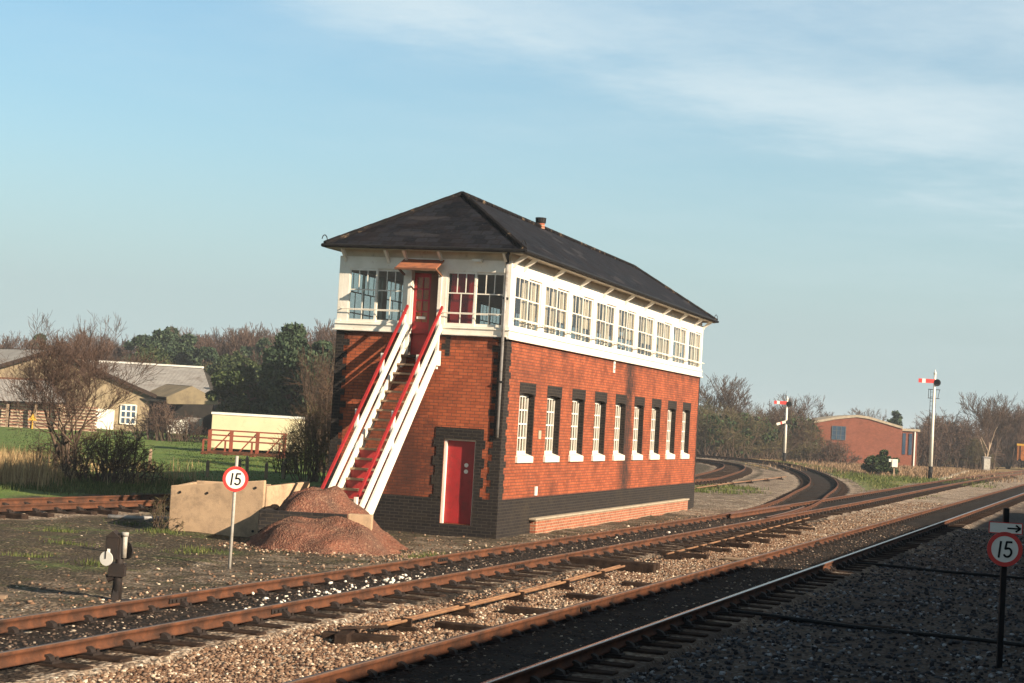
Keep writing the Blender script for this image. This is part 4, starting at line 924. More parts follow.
# wagon at the right edge
Yw = 222; xw = wx(1022, 466, Yw)
WG = empty('wagon', (xw+.6, Yw, 0), -YT, 'small rust-orange rail vehicle with yellow top edge at the far right', 'wagon')
MB().box(-1.25, 1.25, 0, 7, .9, 2.75).build('body', M['orange'], WG, bevel=.05); MB().box(-1.30, 1.30, -.03, 7.03, 2.75, 3.0).build('top_rail', M['yellow'], WG)
MB().box(-1.2, 1.2, -.08, 7.1, .68, .9).build('underframe', M['black'], WG)
for s_ in (-.85, .85):
    MB().tube([(s_, -.5, .95), (s_, -.05, .95)], [.2, .1], 12).build('buffer', M['black'], WG)
    for yy in (1.4, 5.6): MB().tube([(s_*.85-.06, yy, .45), (s_*.85+.06, yy, .45)], .45, 18).build('wheel', M['iron'], WG)
for s_ in (-.85, 0, .85): MB().box(s_-.05, s_+.05, -.05, 0, .9, 2.74).build('stanchion', M['iron'], WG)

# ------------------------------------------------------------------ brick building far right
bl_x, bY = wx(812, 461, 196), 196.
bw_ = wx(900, 466, 196)-bl_x; k_ = 196/F
BB = empty('brick_building', (bl_x, bY, GZ), -.04, 'low red brick building with shallow curved gable and blue window', 'building')
hL, hP, hR = (437.5-426)*k_+H-GZ, (440-420)*k_+H-GZ, (441-430)*k_+H-GZ
prof = [(0, hL), (bw_*.25, hL+(hP-hL)*.62), (bw_*.48, hP), (bw_*.62, hP-.12), (bw_, hR)]
MB().prism([(0, 0, -.3), (bw_, 0, -.3)]+[(x_, 0, z_) for x_, z_ in prof[::-1]], (0, 0, 0), (0, 14, 0)).build('wall', M['far_brick'], BB)
cp = MB()
for (xa, za), (xb, zb_) in zip(prof, prof[1:]): cp.prism([(xa, -.12, za+.003), (xb, -.12, zb_+.003), (xb, -.12, zb_+.26), (xa, -.12, za+.26)], (0, 0, 0), (0, 14.3, 0))
cp.build('roof', M['coping'], BB)
MB().box(bw_*.21, bw_*.36, -.05, 0, 2.5, 3.95).build('window', M['blueglass'], BB); wf_ = MB()
for q in (0, .33, .66, 1): wf_.box(bw_*(.21+.15*q)-.04, bw_*(.21+.15*q)+.04, -.08, -.05, 2.5, 3.95)
for q in (2.5, 2.98, 3.46, 3.95): wf_.box(bw_*.21, bw_*.36, -.10, -.08, q-.03, q+.03)
wf_.build('window_frame', M['darkframe'], BB)
# side wing with tall windows
wg = MB().box(bw_+.0, bw_+1.75, .6, 14, -.3, hR-.2); wg.build('wing_wall', M['far_brick'], BB); MB().box(bw_-.05, bw_+2.0, .4, 14.2, hR-.2, hR+.05).build('wing_roof', M['coping'], BB)
for a in (.15, .85): MB().box(bw_+a, bw_+a+.35, .52, .6, 1.3, hR-.45).build('tall_window', M['blueglass'], BB)
MB().box(bw_+1.42, bw_+1.55, .48, .6, -.2, hR-.2).build('downpipe', M['signwhite'], BB)
# ------------------------------------------------------------------ barns on the left
def corr(mb, p, q, r_, s__, n_=40, amp=.02):
    """corrugated sheet quad p-q-r-s (p->q eave, s->r ridge)"""
    p, q, r_, s__ = map(Vector, (p, q, r_, s__)); nn = (q-p).cross(s__-p).normalized(); k = len(mb.v)
    for i_ in range(n_*2+1):
        t = i_/(n_*2); o_ = nn*(amp if i_ % 2 else 0); mb.v.append(tuple(p.lerp(q, t)+o_)); mb.v.append(tuple(s__.lerp(r_, t)+o_))
    for i_ in range(n_*2): mb.f.append((k+2*i_, k+2*i_+2, k+2*i_+3, k+2*i_+1))
def G_(px, py, Y): return Vector(wy(px, py, Y))
# barn with gable: local frame, gable end plane roughly facing the camera, ridge running back to the left
bp_ = G_(50, 352, 142); be = G_(150, 396, 145); bz = GZ
gdir = (Vector((be.x, be.y, 0))-Vector((bp_.x, bp_.y, 0))); hw = gdir.length; gd = gdir.normalized(); rd = Vector((-.62, .78, 0))
BA = empty('barn', (bp_.x, bp_.y, GZ), 0, 'weathered gabled barn with lichened cladding and two white windows', 'barn')
pk_ = bp_.z-GZ; ev = be.z-GZ; off = lambda a, b_, z_: Vector((gd.x*a+rd.x*b_, gd.y*a+rd.y*b_, z_))
MB().prism([off(-hw, 0, 0), off(hw, 0, 0), off(hw, 0, ev), off(0, 0, pk_), off(-hw, 0, ev)], (0, 0, 0), rd*22).build('wall', M['fibre_tan'], BA)
rf = MB(); corr(rf, off(-hw-.3, -.4, ev+.0), off(-hw-.3, 23, ev+.0), off(0, 23, pk_+.18), off(0, -.4, pk_+.18)); corr(rf, off(hw+.3, -.4, ev+.05), off(hw+.3, 23, ev+.05), off(0, 23, pk_+.2), off(0, -.4, pk_+.2)); rf.build('roof', M['fibre'], BA, recalc=False)
MB().bar(off(-hw-.3, -.45, ev-.02), off(0, -.45, pk_+.1), .12, .3).bar(off(0, -.45, pk_+.1), off(hw+.3, -.45, ev-.02), .12, .3).build('bargeboard', M['sleeper'], BA)
def pw(px0, px1, py0, py1, mat, name, muntins=0):
    sc_ = lambda px: (px-50)/100*hw*1.0
    a, b_ = sc_(px0), sc_(px1); zt_ = G_((px0+px1)/2, py0, 144.2).z-GZ; zb_ = G_((px0+px1)/2, py1, 144.2).z-GZ
    nn = Vector((gd.y, -gd.x, 0)); o_ = lambda a_, d, z_: Vector((gd.x*a_+nn.x*d, gd.y*a_+nn.y*d, z_))
    o = MB().bar(o_(a, .05, (zt_+zb_)/2), o_(b_, .05, (zt_+zb_)/2), .1, zt_-zb_).build(name, mat, BA)
    if muntins:
        f_ = MB()
        for q in range(muntins+1):
            xx = a+(b_-a)*q/muntins; f_.bar(o_(xx, .13, zb_), o_(xx, .13, zt_), .12, .06, up=(0, 1, 0)); z_ = zb_+(zt_-zb_)*q/muntins; f_.bar(o_(a, .14, z_), o_(b_, .14, z_), .05, .1)
        f_.build('window_frame', M['white'], o)
pw(95, 116, 409, 430, M['white'], 'white_boarding'); pw(122, 137, 405, 424, M['blueglass'], 'window', muntins=3)
# lean-to and timber stacks
LT = empty('lean_to_shed', (*wy(20, 430, 134)[:2], GZ), 0, 'lean-to shed with dull grey sloping roof at the left edge', 'shed')
def P_l(px, py, Y): return G_(px, py, Y)-LT.location
rf = MB(); corr(rf, P_l(-60, 399, 131), P_l(66, 403, 131), P_l(52, 381, 137.5), P_l(-60, 376.5, 137.5), 30); rf.build('roof', M['fibre'], LT, recalc=False)
MB().bar(P_l(-60, 376.3, 137.6), P_l(52, 380.8, 137.6), .3, .25).build('ridge_board', M['doorbrown'], LT)
for px in (-20, 8, 36, 62): 
    a = P_l(px, 404, 131.2); MB().box(a.x-.08, a.x+.08, a.y-.08, a.y+.08, 0, a.z).build('post', M['timber'], LT)
MB().box(P_l(-60, 400, 137)[0], P_l(66, 400, 137)[0], 3.0, 3.2, 0, P_l(0, 385, 137)[2]).build('back_wall', M['darkin'], LT)
sg = ['stack of sawn timber at the far left edge under the lean-to', 'timber stack beside the yellow marker under the lean-to', 'third timber stack from the left, behind the bare thorn tree', 'rightmost timber stack under the lean-to shed']
for k, (pa, pb) in enumerate(((-30, 7), (9, 30), (32, 58), (60, 92))):
    a = G_(pa, 420, 131.8); b_ = G_(pb, 420, 131.8); top = G_(20, 402.5+random.uniform(0, 2), 131.8).z
    mb = MB(); z_ = GZ; lay = 0
    while z_ < top:
        mb.box(a.x+random.uniform(0, .08), b_.x-random.uniform(0, .08), 131.8+random.uniform(0, .1), 133.6, z_, z_+.17)
        for q in (.1, .5, .9): mb.box(a.x+(b_.x-a.x)*q-.06, a.x+(b_.x-a.x)*q+.06, 131.9, 133.5, z_+.17, z_+.23)
        z_ += .23
    tag(mb.build('timber_stack', M['stack']), sg[k], 'timber stack', 'timber stacks under the lean-to')
a = G_(33, 431, 129.5); yb = MB().prism([(-.32, 0, 0), (.32, 0, 0), (0, 0, .5)], (0, 0, 0), (0, .08, 0)).box(-.04, .04, .08, .14, -.6, .45); o = yb.build('yellow_marker', M['yellow']); o.location = (a.x-.1, 129.5, GZ+.62); tag(o, 'small yellow triangular marker in front of the timber stacks', 'marker')
# long shed behind
LS = empty('long_shed', (*wy(150, 430, 158)[:2], GZ), 0, 'long low shed with broad pale grey corrugated roof', 'shed')
def P_s(px, py, Y): return G_(px, py, Y)-LS.location
e0, e1, r1, r0 = P_s(60, 389, 152), P_s(213, 398.5, 150), P_s(203, 368.5, 160), P_s(60, 360, 162)
rf = MB(); corr(rf, e0, e1, r1, r0, 110, .022); r1b = r1+Vector((2, 9, -2.6)); r0b = r0+Vector((-1, 9, -2.6)); corr(rf, r0b, r1b, r1, r0, 110, .022); rf.build('roof', M['fibre'], LS, recalc=False)
MB().bar(r0+Vector((0, 0, .1)), r1+Vector((0, 0, .1)), .45, .16).build('ridge_capping', M['signwhite'], LS)
q0, q1 = e0+Vector((0, .6, -.1)), e1+Vector((-.1, .6, -.1))
MB().add([(q0.x, q0.y, 0), (q1.x, q1.y, 0), q1, q0], [(0, 1, 2, 3)]).add([(q1.x, q1.y, 0), (r1b.x, r1b.y, 0), r1b-Vector((0, 0, .1)), r1-Vector((0, 0, .1)), q1], [(0, 1, 2, 3, 4)]).build('wall', M['darkin'], LS)
# porch building
PO = empty('open_shed', (*wy(192, 432, 146)[:2], GZ), 0, 'open-fronted shed with tan boarded gable and dark inside', 'shed')
def P_p(px, py, Y): return G_(px, py, Y)-PO.location
g0, g1, g2, g3, ap = P_p(166.5, 404, 144), P_p(217.5, 404.5, 144), P_p(217.5, 400, 144), P_p(166.5, 397, 144), P_p(192, 386, 144)
MB().prism([g0, g1, g2, ap, g3], (0, 0, 0), (0, .15, 0)).build('gable_boarding', M['fibre_tan'], PO)
back = Vector((-3.6, 8, .1))
rf = MB(); corr(rf, g3, g3+back, ap+back, ap, 26, .02); corr(rf, g2, g2+back, ap+back, ap, 26, .02); rf.build('roof', M['fibre_tan'], PO, recalc=False)
for q in (g0, g1): MB().box(q.x-.1, q.x+.1, q.y+.02, q.y+.22, 0, q.z).build('post', M['iron'], PO)
MB().box(g0.x-3.8, g1.x, g0.y+7.5, g0.y+7.7, 0, g3.z).box(g1.x-.1, g1.x+.02, g0.y+.3, g0.y+7.5, 0, g1.z).build('back_wall', M['darkin'], PO)
MB().prism([(g0.x-4.6, g0.y+1.2, g0.z+.35), (g0.x-.1, g0.y+.2, g0.z+.12), (g0.x-.1, g0.y+7, g0.z+.12), (g0.x-4.6, g0.y+7, g0.z+.35)], (0, 0, 0), (0, 0, .12)).build('side_roof', M['darkin'], PO)
MB().box(g0.x-5, g1.x-.2, g0.y+.6, g0.y+7.5, .0, .03).build('floor', M['darkin'], PO)
a, b_ = P_p(167, 421, 143), P_p(188, 421, 143); o = MB().prism([(a.x, 0, 0), (b_.x, 0, 0), (b_.x, 0, 1.0), (b_.x-.4, 0, 1.15), (a.x+.6, 0, 1.05), (a.x, 0, 1.2)], (0, 0, 0), (0, .4, 0)).build('white_sheets', M['signwhite']); o.location = (PO.location.x, 143, GZ); tag(o, 'pile of whitish sheets in front of the open shed', 'sheet pile')
a, b_ = P_p(186, 421, 145), P_p(203, 421, 145); o = MB().box(a.x, b_.x, 0, .3, 0, 1.25).box(a.x-.05, b_.x+.05, -.04, .34, 1.25, 1.33).build('grey_partition', M['fibre']); o.location = (PO.location.x, 144.6, GZ); tag(o, 'flat grey panel standing in the mouth of the open shed', 'panel')
# cream container, red flatbed, far roofs
CC = empty('cream_container', (wx(254, 430, 98), 98, GZ), -.02, 'long cream storage container standing in the field', 'container')
a = wx(211, 430, 98)-CC.location.x; b_ = wx(299, 430, 98)-CC.location.x; ht = (wy(254, 416.5, 98)[2]-GZ)
MB().box(a, b_, 0, 2.4, .25, ht).build('body', M['creamwall'], CC, bevel=.03); MB().box(a-.04, b_+.04, -.04, 2.44, ht, ht+.12).build('roof_rim', M['signwhite'], CC)
MB().box(a+.2, b_-.2, .2, 2.2, 0, .25).build('skid', M['iron'], CC)
FT = empty('red_trailer_frame', (wx(245, 445, 86), 86, GZ), -.02, 'rusty red open steel frame standing before the cream container', 'steel frame')
x0f, x1f = wx(203, 445, 86)-FT.location.x, wx(282, 445, 86)-FT.location.x; kz = 86/F
fz = lambda y_: (402.5-y_)*kz+H-GZ
z1, z2, z3 = fz(433), fz(442.5), fz(455)
fr_ = MB(); w_ = .07
for (yy, za) in ((1.6, z1), (0, z2), (1.6, fz(438))): fr_.bar((x0f, yy, za), (x1f, yy, za), w_)
fr_.build('top_rail', M['redsteel'], FT)
MB().bar((x0f, 0, z3), (x1f, 0, z3), .10, .12).bar((x0f, 1.6, z3), (x1f, 1.6, z3), .10, .14).build('chassis', M['rust'], FT)
for q in (0, .28, .62, .97):
    xx = x0f+(x1f-x0f)*q; MB().bar((xx, 0, z3-.1), (xx, 0, z2), .08).bar((xx, 1.6, z3), (xx, 1.6, z1), .16).bar((xx-.9 if q else xx, 1.6, z3), (xx, 1.6, z1), .06).bar((xx, 0, z3-.05), (xx, 1.6, z3-.05), .2, .1).build('upright', M['redsteel'], FT)
for k, (pxp, pyp) in enumerate(((207, 478), (238, 474), (247, 478), (266, 475), (283, 478), (148, 482))):
    Yp = 66+k*.6; x_, _, z_ = wy(pxp, pyp, Yp); o = MB().box(-.06, .06, -.06, .06, 0, .62+.1*(k % 3)).prism([(-.06, -.06, .62+.1*(k % 3)), (.06, -.06, .62+.1*(k % 3)), (0, 0, .72+.1*(k % 3))], (0, 0, 0), (0, .06, 0)).build('fence_post', M['timber']); o.location = (x_, Yp, GZ-.05); o.rotation_euler = (random.uniform(-.05, .05), random.uniform(-.06, .06), .2)
    tag(o, ['weathered fence post left of the round speed sign', 'fence post just behind the round speed sign', 'fence post right behind the speed sign pole', 'fence post under the middle of the red frame', 'fence post under the right end of the red frame', 'lone fence post by the siding at the left'][k], 'fence post', 'field fence posts')
o = MB().box(0, 7, 0, 3, 0, 1.1).box(-.1, 7.1, -.1, 3.1, 1.1, 1.25).build('far_shed', M['darkin']); o.location = (wx(268, 410, 150), 150, GZ+1.3); tag(o, 'low dark shed roof seen beyond the cream container', 'shed')
# ------------------------------------------------------------------ vegetation generators
def seg_tubes(segs, sides=3):
    """segs array (n,8): p(3) q(3) r0 r1 -> mesh arrays"""
    s_ = np.array(segs, float); p, q = s_[:, :3], s_[:, 3:6]; d = q-p; ln = np.linalg.norm(d, axis=1, keepdims=True)+1e-9; d = d/ln
    ref = np.where(np.abs(d[:, 2:3]) > .9, np.array([[1., 0, 0]]), np.array([[0, 0, 1.]])); a = np.cross(d, ref); a /= np.linalg.norm(a, axis=1, keepdims=True); b_ = np.cross(d, a)
    V_ = np.empty((len(s_), 2*sides, 3))
    for j in range(sides):
        t = 2*PI*j/sides; o = a*math.cos(t)+b_*math.sin(t); V_[:, j] = p+o*s_[:, 6:7]; V_[:, sides+j] = q+o*s_[:, 7:8]
    f = np.array([(j, (j+1) % sides, sides+(j+1) % sides, sides+j) for j in range(sides)])
    return V_.reshape(-1, 3), (f[None]+2*sides*np.arange(len(s_))[:, None, None]).reshape(-1, 4)
def branch(p, d, ln, r, depth, segs_t, segs_c, spread=.55, up=.12, kids=(3, 5), minr=.006, R=random):
    steps = 3; pr_ = r; pts = [p]
    for k in range(steps):
        d = (d+Vector((R.gauss(0, .13), R.gauss(0, .13), R.gauss(0, .08)+up*.5))).normalized(); q = p+d*(ln/steps); r1 = max(pr_*.86, minr)
        (segs_t if depth <= 1 else segs_c).append((*p, *q, pr_, r1)); p = q; pr_ = r1; pts.append((p, d, pr_))
    if depth >= branch.maxd: return
    nk = R.randint(*kids)
    for k in range(nk):
        pt, dd, rr_ = pts[R.choice((1, 2, 3))] if k else pts[3]
        ax = Vector((R.gauss(0, 1), R.gauss(0, 1), R.gauss(0, .6))).normalized(); nd = (dd+ax*spread*R.uniform(.6, 1.4)+Vector((0, 0, up))).normalized()
        branch(pt, nd, ln*R.uniform(.55, .82), rr_*R.uniform(.5, .75), depth+1, segs_t, segs_c, spread, up, kids, minr, R)
branch.maxd = 5
def make_tree(name, label, cat, group, h, r, twigmat, seed, maxd=5, kids=(3, 4), spread=.55, up=.12, fork=1, minr=.01, bark=None, trunk_h=.3, lean=(0, 0)):
    R = random.Random(seed); root = empty(name, (0, 0, 0), 0, label, cat, group); st, sc = [], []; branch.maxd = maxd
    for k in range(fork):
        a = R.uniform(0, 2*PI); d = Vector((math.cos(a)*(.35 if fork > 1 else .03)+lean[0], math.sin(a)*(.35 if fork > 1 else .03)+lean[1], 1)).normalized()
        branch(Vector((math.cos(a)*.1*fork*.3, math.sin(a)*.1*fork*.3, -.1)), d, h*trunk_h, r, 0, st, sc, spread, up, kids, minr, R)
    V_, F_ = seg_tubes(st, 6); npmesh('trunk', V_, F_, bark or M['bark'], root, True)
    V2, F2 = seg_tubes(sc, 3); npmesh('crown', V2, F2, twigmat, root)
    zs = V2[:, 2].max(); s_ = h/zs
    for ch in root.children: ch.scale = (s_, s_, s_)
    return root
def leafcloud(clumps, n_, size, seed, elong=1.8):
    g = np.random.default_rng(seed); C_ = np.array(clumps, float); wgt = C_[:, 3]**2; idx = g.choice(len(C_), n_, p=wgt/wgt.sum())
    d = g.normal(size=(n_, 3)); d /= np.linalg.norm(d, axis=1, keepdims=True); rr_ = C_[idx, 3:4]*g.uniform(.35, 1.05, (n_, 1))**.6
    p = C_[idx, :3]+d*rr_*np.array([[1, 1, .75]]); a = g.normal(size=(n_, 3))+d*.8; a /= np.linalg.norm(a, axis=1, keepdims=True); b_ = np.cross(a, g.normal(size=(n_, 3))); b_ /= np.linalg.norm(b_, axis=1, keepdims=True)
    sz = size*g.uniform(.5, 1.4, (n_, 1)); V_ = np.stack([p-a*sz*elong*.5-b_*sz*.5, p+a*sz*elong*.5-b_*sz*.35, p+a*sz*elong*.6+b_*sz*.35, p-a*sz*elong*.4+b_*sz*.5], 1).reshape(-1, 3)
    return V_, np.arange(4*n_).reshape(-1, 4)
def make_conifer(name, label, group, h, wd, mat, seed, n_=9000, size=.22, shape='cone'):
    R = random.Random(seed); root = empty(name, (0, 0, 0), 0, label, 'tree', group); cl = []; segs = []
    for k in range(46 if shape == 'cone' else 34):
        f_ = R.random()**.8; z_ = h*(.14+.84*f_) if shape == 'cone' else h*(.35+.6*f_)
        rad = wd*(1-f_)**.75*.5+.25 if shape == 'cone' else wd*.5*math.sqrt(max(.05, 1-((f_-.5)*1.8)**2))
        a = R.uniform(0, 2*PI); rr_ = rad*R.uniform(.35, 1.05); c = (rr_*math.cos(a), rr_*math.sin(a), z_, R.uniform(.45, .95)*wd*.16+.1); cl.append(c)
        segs.append((0, 0, max(z_-rr_*.4, .2), c[0], c[1], c[2], .05, .02))
    for f_ in (.9, .97): cl.append((R.gauss(0, .05), R.gauss(0, .05), h*f_, wd*.07))
    V_, F_ = seg_tubes([(0, 0, -.2, .05, 0, h*.5, .22, .14), (.05, 0, h*.5, 0, 0, h*.97, .14, .03)]+segs, 6); npmesh('trunk', V_, F_, M['bark'], root)
    V2, F2 = leafcloud(cl, n_, size, seed); npmesh('crown', V2, F2, mat, root); return root
def make_bush(name, label, group, w_, d_, h, mat, seed, stems=60, kids=9, leaf=None, leafn=0, cat='bush', tr=.008, leafsz=.07):
    R = random.Random(seed); root = empty(name, (0, 0, 0), 0, label, cat, group); s0, s1 = [], []
    for k in range(stems):
        bx_, by_ = R.gauss(0, w_*.22), R.gauss(0, d_*.22); a = R.uniform(0, 2*PI); e_ = R.random()**.5
        tx, ty = bx_*1.2+math.cos(a)*e_*w_*.38, by_*1.2+math.sin(a)*e_*d_*.38; tz = h*(1-.55*((tx/(w_*.6))**2))*R.uniform(.55, 1.05); tz = max(tz, h*.3)
        p = Vector((bx_, by_, -.1)); t_ = Vector((tx, ty, tz)); m_ = p.lerp(t_, .5)+Vector((R.gauss(0, .1), R.gauss(0, .1), h*.08))
        s0.append((*p, *m_, tr*2.6, tr*1.8)); s0.append((*m_, *t_, tr*1.8, tr))
        for j in range(kids):
            f_ = R.uniform(.25, 1); q = (p.lerp(m_, f_*2) if f_ < .5 else m_.lerp(t_, f_*2-1)); dv = Vector((R.gauss(0, 1), R.gauss(0, 1), R.gauss(.35, .7))).normalized()*h*R.uniform(.08, .28)
            e1 = q+dv; s1.append((*q, *e1, tr*1.1, tr*.8))
            for jj in range(3):
                g = q.lerp(e1, R.uniform(.3, 1)); dv2 = (dv.normalized()+Vector((R.gauss(0, .6), R.gauss(0, .6), R.gauss(.1, .5)))).normalized()*h*R.uniform(.04, .14); s1.append((*g, *(g+dv2), tr*.8, tr*.5))
    V_, F_ = seg_tubes(s0, 4); npmesh('stems', V_, F_, M['bark'], root); V2, F2 = seg_tubes(s1, 3); npmesh('twigs', V2, F2, mat, root)
    if leaf:
        cl = [(R.gauss(0, w_*.22), R.gauss(0, d_*.22), h*R.uniform(.15, .8), h*R.uniform(.12, .26)) for _ in range(26)]
        V3, F3 = leafcloud(cl, leafn, leafsz, seed, 1.4); npmesh('leaves', V3, F3, leaf, root)
    return root
def where(px):
    for lim, s_ in ((40, 'behind the gabled barn at the far left'), (75, 'rising directly behind the barn gable'), (110, 'behind the left half of the long grey roof'), (150, 'behind the middle of the long grey roof'), (190, 'behind the right part of the long grey roof'), (225, 'above the open shed'), (262, 'above the left of the cream container'), (295, 'above the right end of the cream container'), (360, 'close to the left of the signal box'), (720, 'close to the right of the signal box'), (760, 'left of the shorter signal'), (800, 'behind the shorter signal'), (850, 'behind the left of the low brick building'), (915, 'above the low brick building'), (960, 'right of the tall signal'), (1000, 'near the grey cabinet')):
        if px < lim: return s_
    return 'at the far right edge'
used_lab = {}
def place(proto, first, px, Y, s, rz, label, sz=None, z=GZ):
    o = proto if first else copy_tree(proto)
    o.location = (wx(px, 400+.06*px, Y), Y, z); o.scale = (s, s, sz or s); o.rotation_euler = (0, 0, rz)
    ks = used_lab.get(label, 0); used_lab[label] = ks+1
    o['label'] = label; return o
# ------------------------------------------------------------------ vegetation placed
GW = 'trees of the wood on the skyline'
pA = make_tree('bare_tree', 'x', 'tree', GW, 10, .17, M['twig'], 3, 5, (3, 5), .6, .14, fork=2, minr=.016)
pB = make_tree('bare_tree', 'x', 'tree', GW, 10, .15, M['twigred'], 11, 5, (4, 5), .5, .2, fork=3, minr=.015)
pC = make_tree('bare_tree', 'x', 'tree', GW, 10, .14, M['twiggreen'], 23, 5, (3, 5), .62, .12, fork=2, minr=.016)
kA = make_conifer('conifer_tree', 'x', GW, 10, 5.5, M['needle'], 5, 15000, .19)
kB = make_conifer('pine_tree', 'x', GW, 10, 6.5, M['needle'], 8, 15000, .19, 'round')
kC = make_conifer('pine_tree', 'x', GW, 10, 6, M['needlelight'], 9, 14000, .19, 'round')
PR = dict(A=(pA, 'bare grey-brown tree'), B=(pB, 'bare purple-brown tree with upright twigs'), C=(pC, 'bare tree with greenish twigs'), K=(kA, 'dark pointed conifer'), P=(kB, 'dark round-topped pine'), Q=(kC, 'lighter green round pine'))
first = {k: True for k in PR}
R = random.Random(99)
def wood(k, px, ytop, Y, wide=1.):
    hgt = ((388+.059*px)-ytop)*Y/F+2.86; s_ = hgt/10; p, lab = PR[k]
    lab = lab+' '+where(px)
    o = place(p, first[k], px, Y, s_*wide, R.uniform(0, 6.28), lab, s_); first[k] = False; return o
for k, px, yt, Y in [('B', -28, 332, 190), ('B', -8, 329, 185), ('B', 12, 331, 192), ('K', 34, 337, 200), ('Q', 46, 346, 215), ('B', 60, 330, 205), ('B', 78, 325, 190), ('B', 96, 330, 205), ('A', 112, 336, 195), ('B', 122, 334, 215),
        ('P', 136, 336, 190), ('P', 152, 331, 185), ('Q', 145, 345, 178), ('P', 168, 334, 192), ('K', 166, 331, 205), ('B', 180, 326, 205), ('K', 176, 346, 180), ('B', 192, 327, 200), ('A', 205, 330, 205), ('P', 200, 348, 178), ('B', 216, 328, 208), ('B', 230, 325, 200), ('B', 243, 322, 206), ('Q', 232, 352, 165), ('P', 222, 366, 165),
        ('B', 256, 323, 200), ('A', 268, 326, 195), ('P', 262, 340, 185), ('B', 300, 318, 190), ('B', 312, 322, 182), ('A', 326, 320, 190), ('B', 340, 322, 186), ('P', 308, 350, 150), ('Q', 250, 362, 150), ('P', 268, 370, 140), ('P', 325, 356, 160), ('C', 212, 360, 170), ('A', 150, 355, 172), ('A', 100, 350, 175), ('B', 128, 352, 180), ('B', 8, 345, 175), ('C', 190, 362, 170), ('B', 280, 340, 175), ('B', 345, 340, 150)]:
    wood(k, px, yt, Y, 1.15 if k in 'ABC' else 1.)
big = make_conifer('conifer_tree', 'large dark conifer standing highest between the cream container and the signal box', None, 8.1, 5.6, M['needle'], 31, 22000, .15); big.location = (wx(287, 410, 125), 125, GZ)
bg2 = make_conifer('conifer_tree', 'smaller bushy dark conifer left of the large one, above the cream container', None, 5.2, 5, M['needlelight'], 37, 16000, .14, 'round'); bg2.location = (wx(247, 410, 128), 128, GZ)
bg3 = make_conifer('conifer_tree', 'broad dark evergreen directly left of the signal box wall', None, 7.2, 5.5, M['needle'], 41, 18000, .14, 'round'); bg3.location = (wx(320, 410, 122), 122, GZ)
# near thorn tree
th = make_tree('thorn_tree', 'bare thorn tree spreading in front of the gabled barn', 'tree', None, 5.6, .065, M['twigred'], 17, 6, (3, 4), .66, .10, fork=4, minr=.0042, trunk_h=.3); th.location = (wx(72, 478, 60), 60, GZ)
bt = make_tree('bare_tree', 'tall bare twiggy tree close to the left wall of the signal box', 'tree', None, 8.4, .10, M['twig'], 29, 4, (3, 4), .45, .25, fork=4, minr=.009); bt.location = (wx(326, 420, 112), 112, GZ)
def bush(px, Y, w_, d_, h, mat, seed, lab, **k):
    o = make_bush(k.pop('name', 'bare_bush'), lab, k.pop('group', None), w_, d_, h, mat, seed, **k); o.location = (wx(px, 430, Y), Y, GZ); return o
bush(318, 68, 2.2, 2.2, 2.7, M['twiggreen'], 1, 'tangled bare bush close to the left of the signal box', stems=48, kids=10)
bush(291, 74, 1.5, 1.3, 2.0, M['twiggreen'], 2, 'low straggly bush over the right end of the red frame', stems=34, kids=8)
bush(330, 78, 2.6, 2, 4.6, M['twig'], 3, 'tall thin bush half hidden by the signal box wall', stems=70, kids=12)
bush(112, 58, 2.6, 1.6, 1.9, M['twig'], 4, 'low dark bush at the foot of the thorn tree', stems=70, kids=11)
bush(58, 62, 1.9, 1.5, 1.6, M['twigred'], 5, 'small bramble bush left of the thorn tree foot', stems=40, kids=10)
bush(160, 118, 3.6, 1.8, 2.6, M['twigred'], 6, 'bare bush before the open shed and barn corner', stems=60, kids=9, tr=.013)
bush(188, 120, 2.0, 1.2, 1.8, M['twigred'], 7, 'small bare bush in front of the whitish sheets', stems=30, kids=9, tr=.012)
# right side
GR = 'bushes behind the curved track'
for k, (px, Y, w_, h, mt) in enumerate([(700, 186, 9, 4.6, 'twiggreen'), (722, 192, 10, 5.0, 'twiggreen'), (745, 190, 9, 4.4, 'twiggreen'), (764, 194, 10, 5.0, 'twig'), (783, 196, 9, 5.4, 'twig'), (799, 196, 5, 4.4, 'twiggreen'), (690, 198, 9, 6.0, 'twiggreen')]):
    bush(px, Y, w_, 5, h, M[mt], 50+k, 'dense leafless bush '+['right beside the signal box wall', 'second from the signal box wall behind the curve', 'in the middle of the bushes behind the curve', 'just left of the shorter signal', 'directly behind the shorter signal', 'between the shorter signal and the brick building', 'tallest, partly behind the signal box'][k], group=GR, stems=110, kids=12, tr=.022, leaf=M['ivy'], leafn=1500, leafsz=.2)
bush(836, 182, 3.4, 2.0, 2.5, M['twigred'], 60, 'bare bush under the blue window of the brick building', stems=60, kids=9, tr=.018)
bush(812, 186, 2.6, 2.0, 2.2, M['twiggreen'], 61, 'low bush at the left corner of the brick building', stems=50, kids=9, tr=.018)
for k, (px, Y, w_, h, mt) in enumerate([(922, 205, 5, 4.2, 'twigred'), (935, 212, 7, 5.6, 'twigred'), (950, 215, 8, 6.0, 'twig'), (966, 212, 7, 5.4, 'twigred'), (1001, 243, 7, 5.0, 'twig'), (1024, 256, 9, 5.6, 'twigred'), (1040, 258, 9, 5.2, 'twig')]):
    bush(px, Y, w_, 4, h, M[mt], 70+k, 'brown leafless thicket '+['against the right end of the brick building', 'just right of the tall signal', 'in the middle between tall signal and cabinet', 'left of the leaning pale trunk', 'right of the leaning pale trunk', 'behind the orange wagon', 'beyond the orange wagon'][k], group='thickets on the right', stems=110, kids=11, tr=.024)
bush(978, 204, 3, 2, 3.4, M['twiggreen'], 80, 'yellow-green willow bush behind the grey cabinet', stems=70, kids=10, tr=.016)
G2 = 'bare trees on the right skyline'
first2 = {}
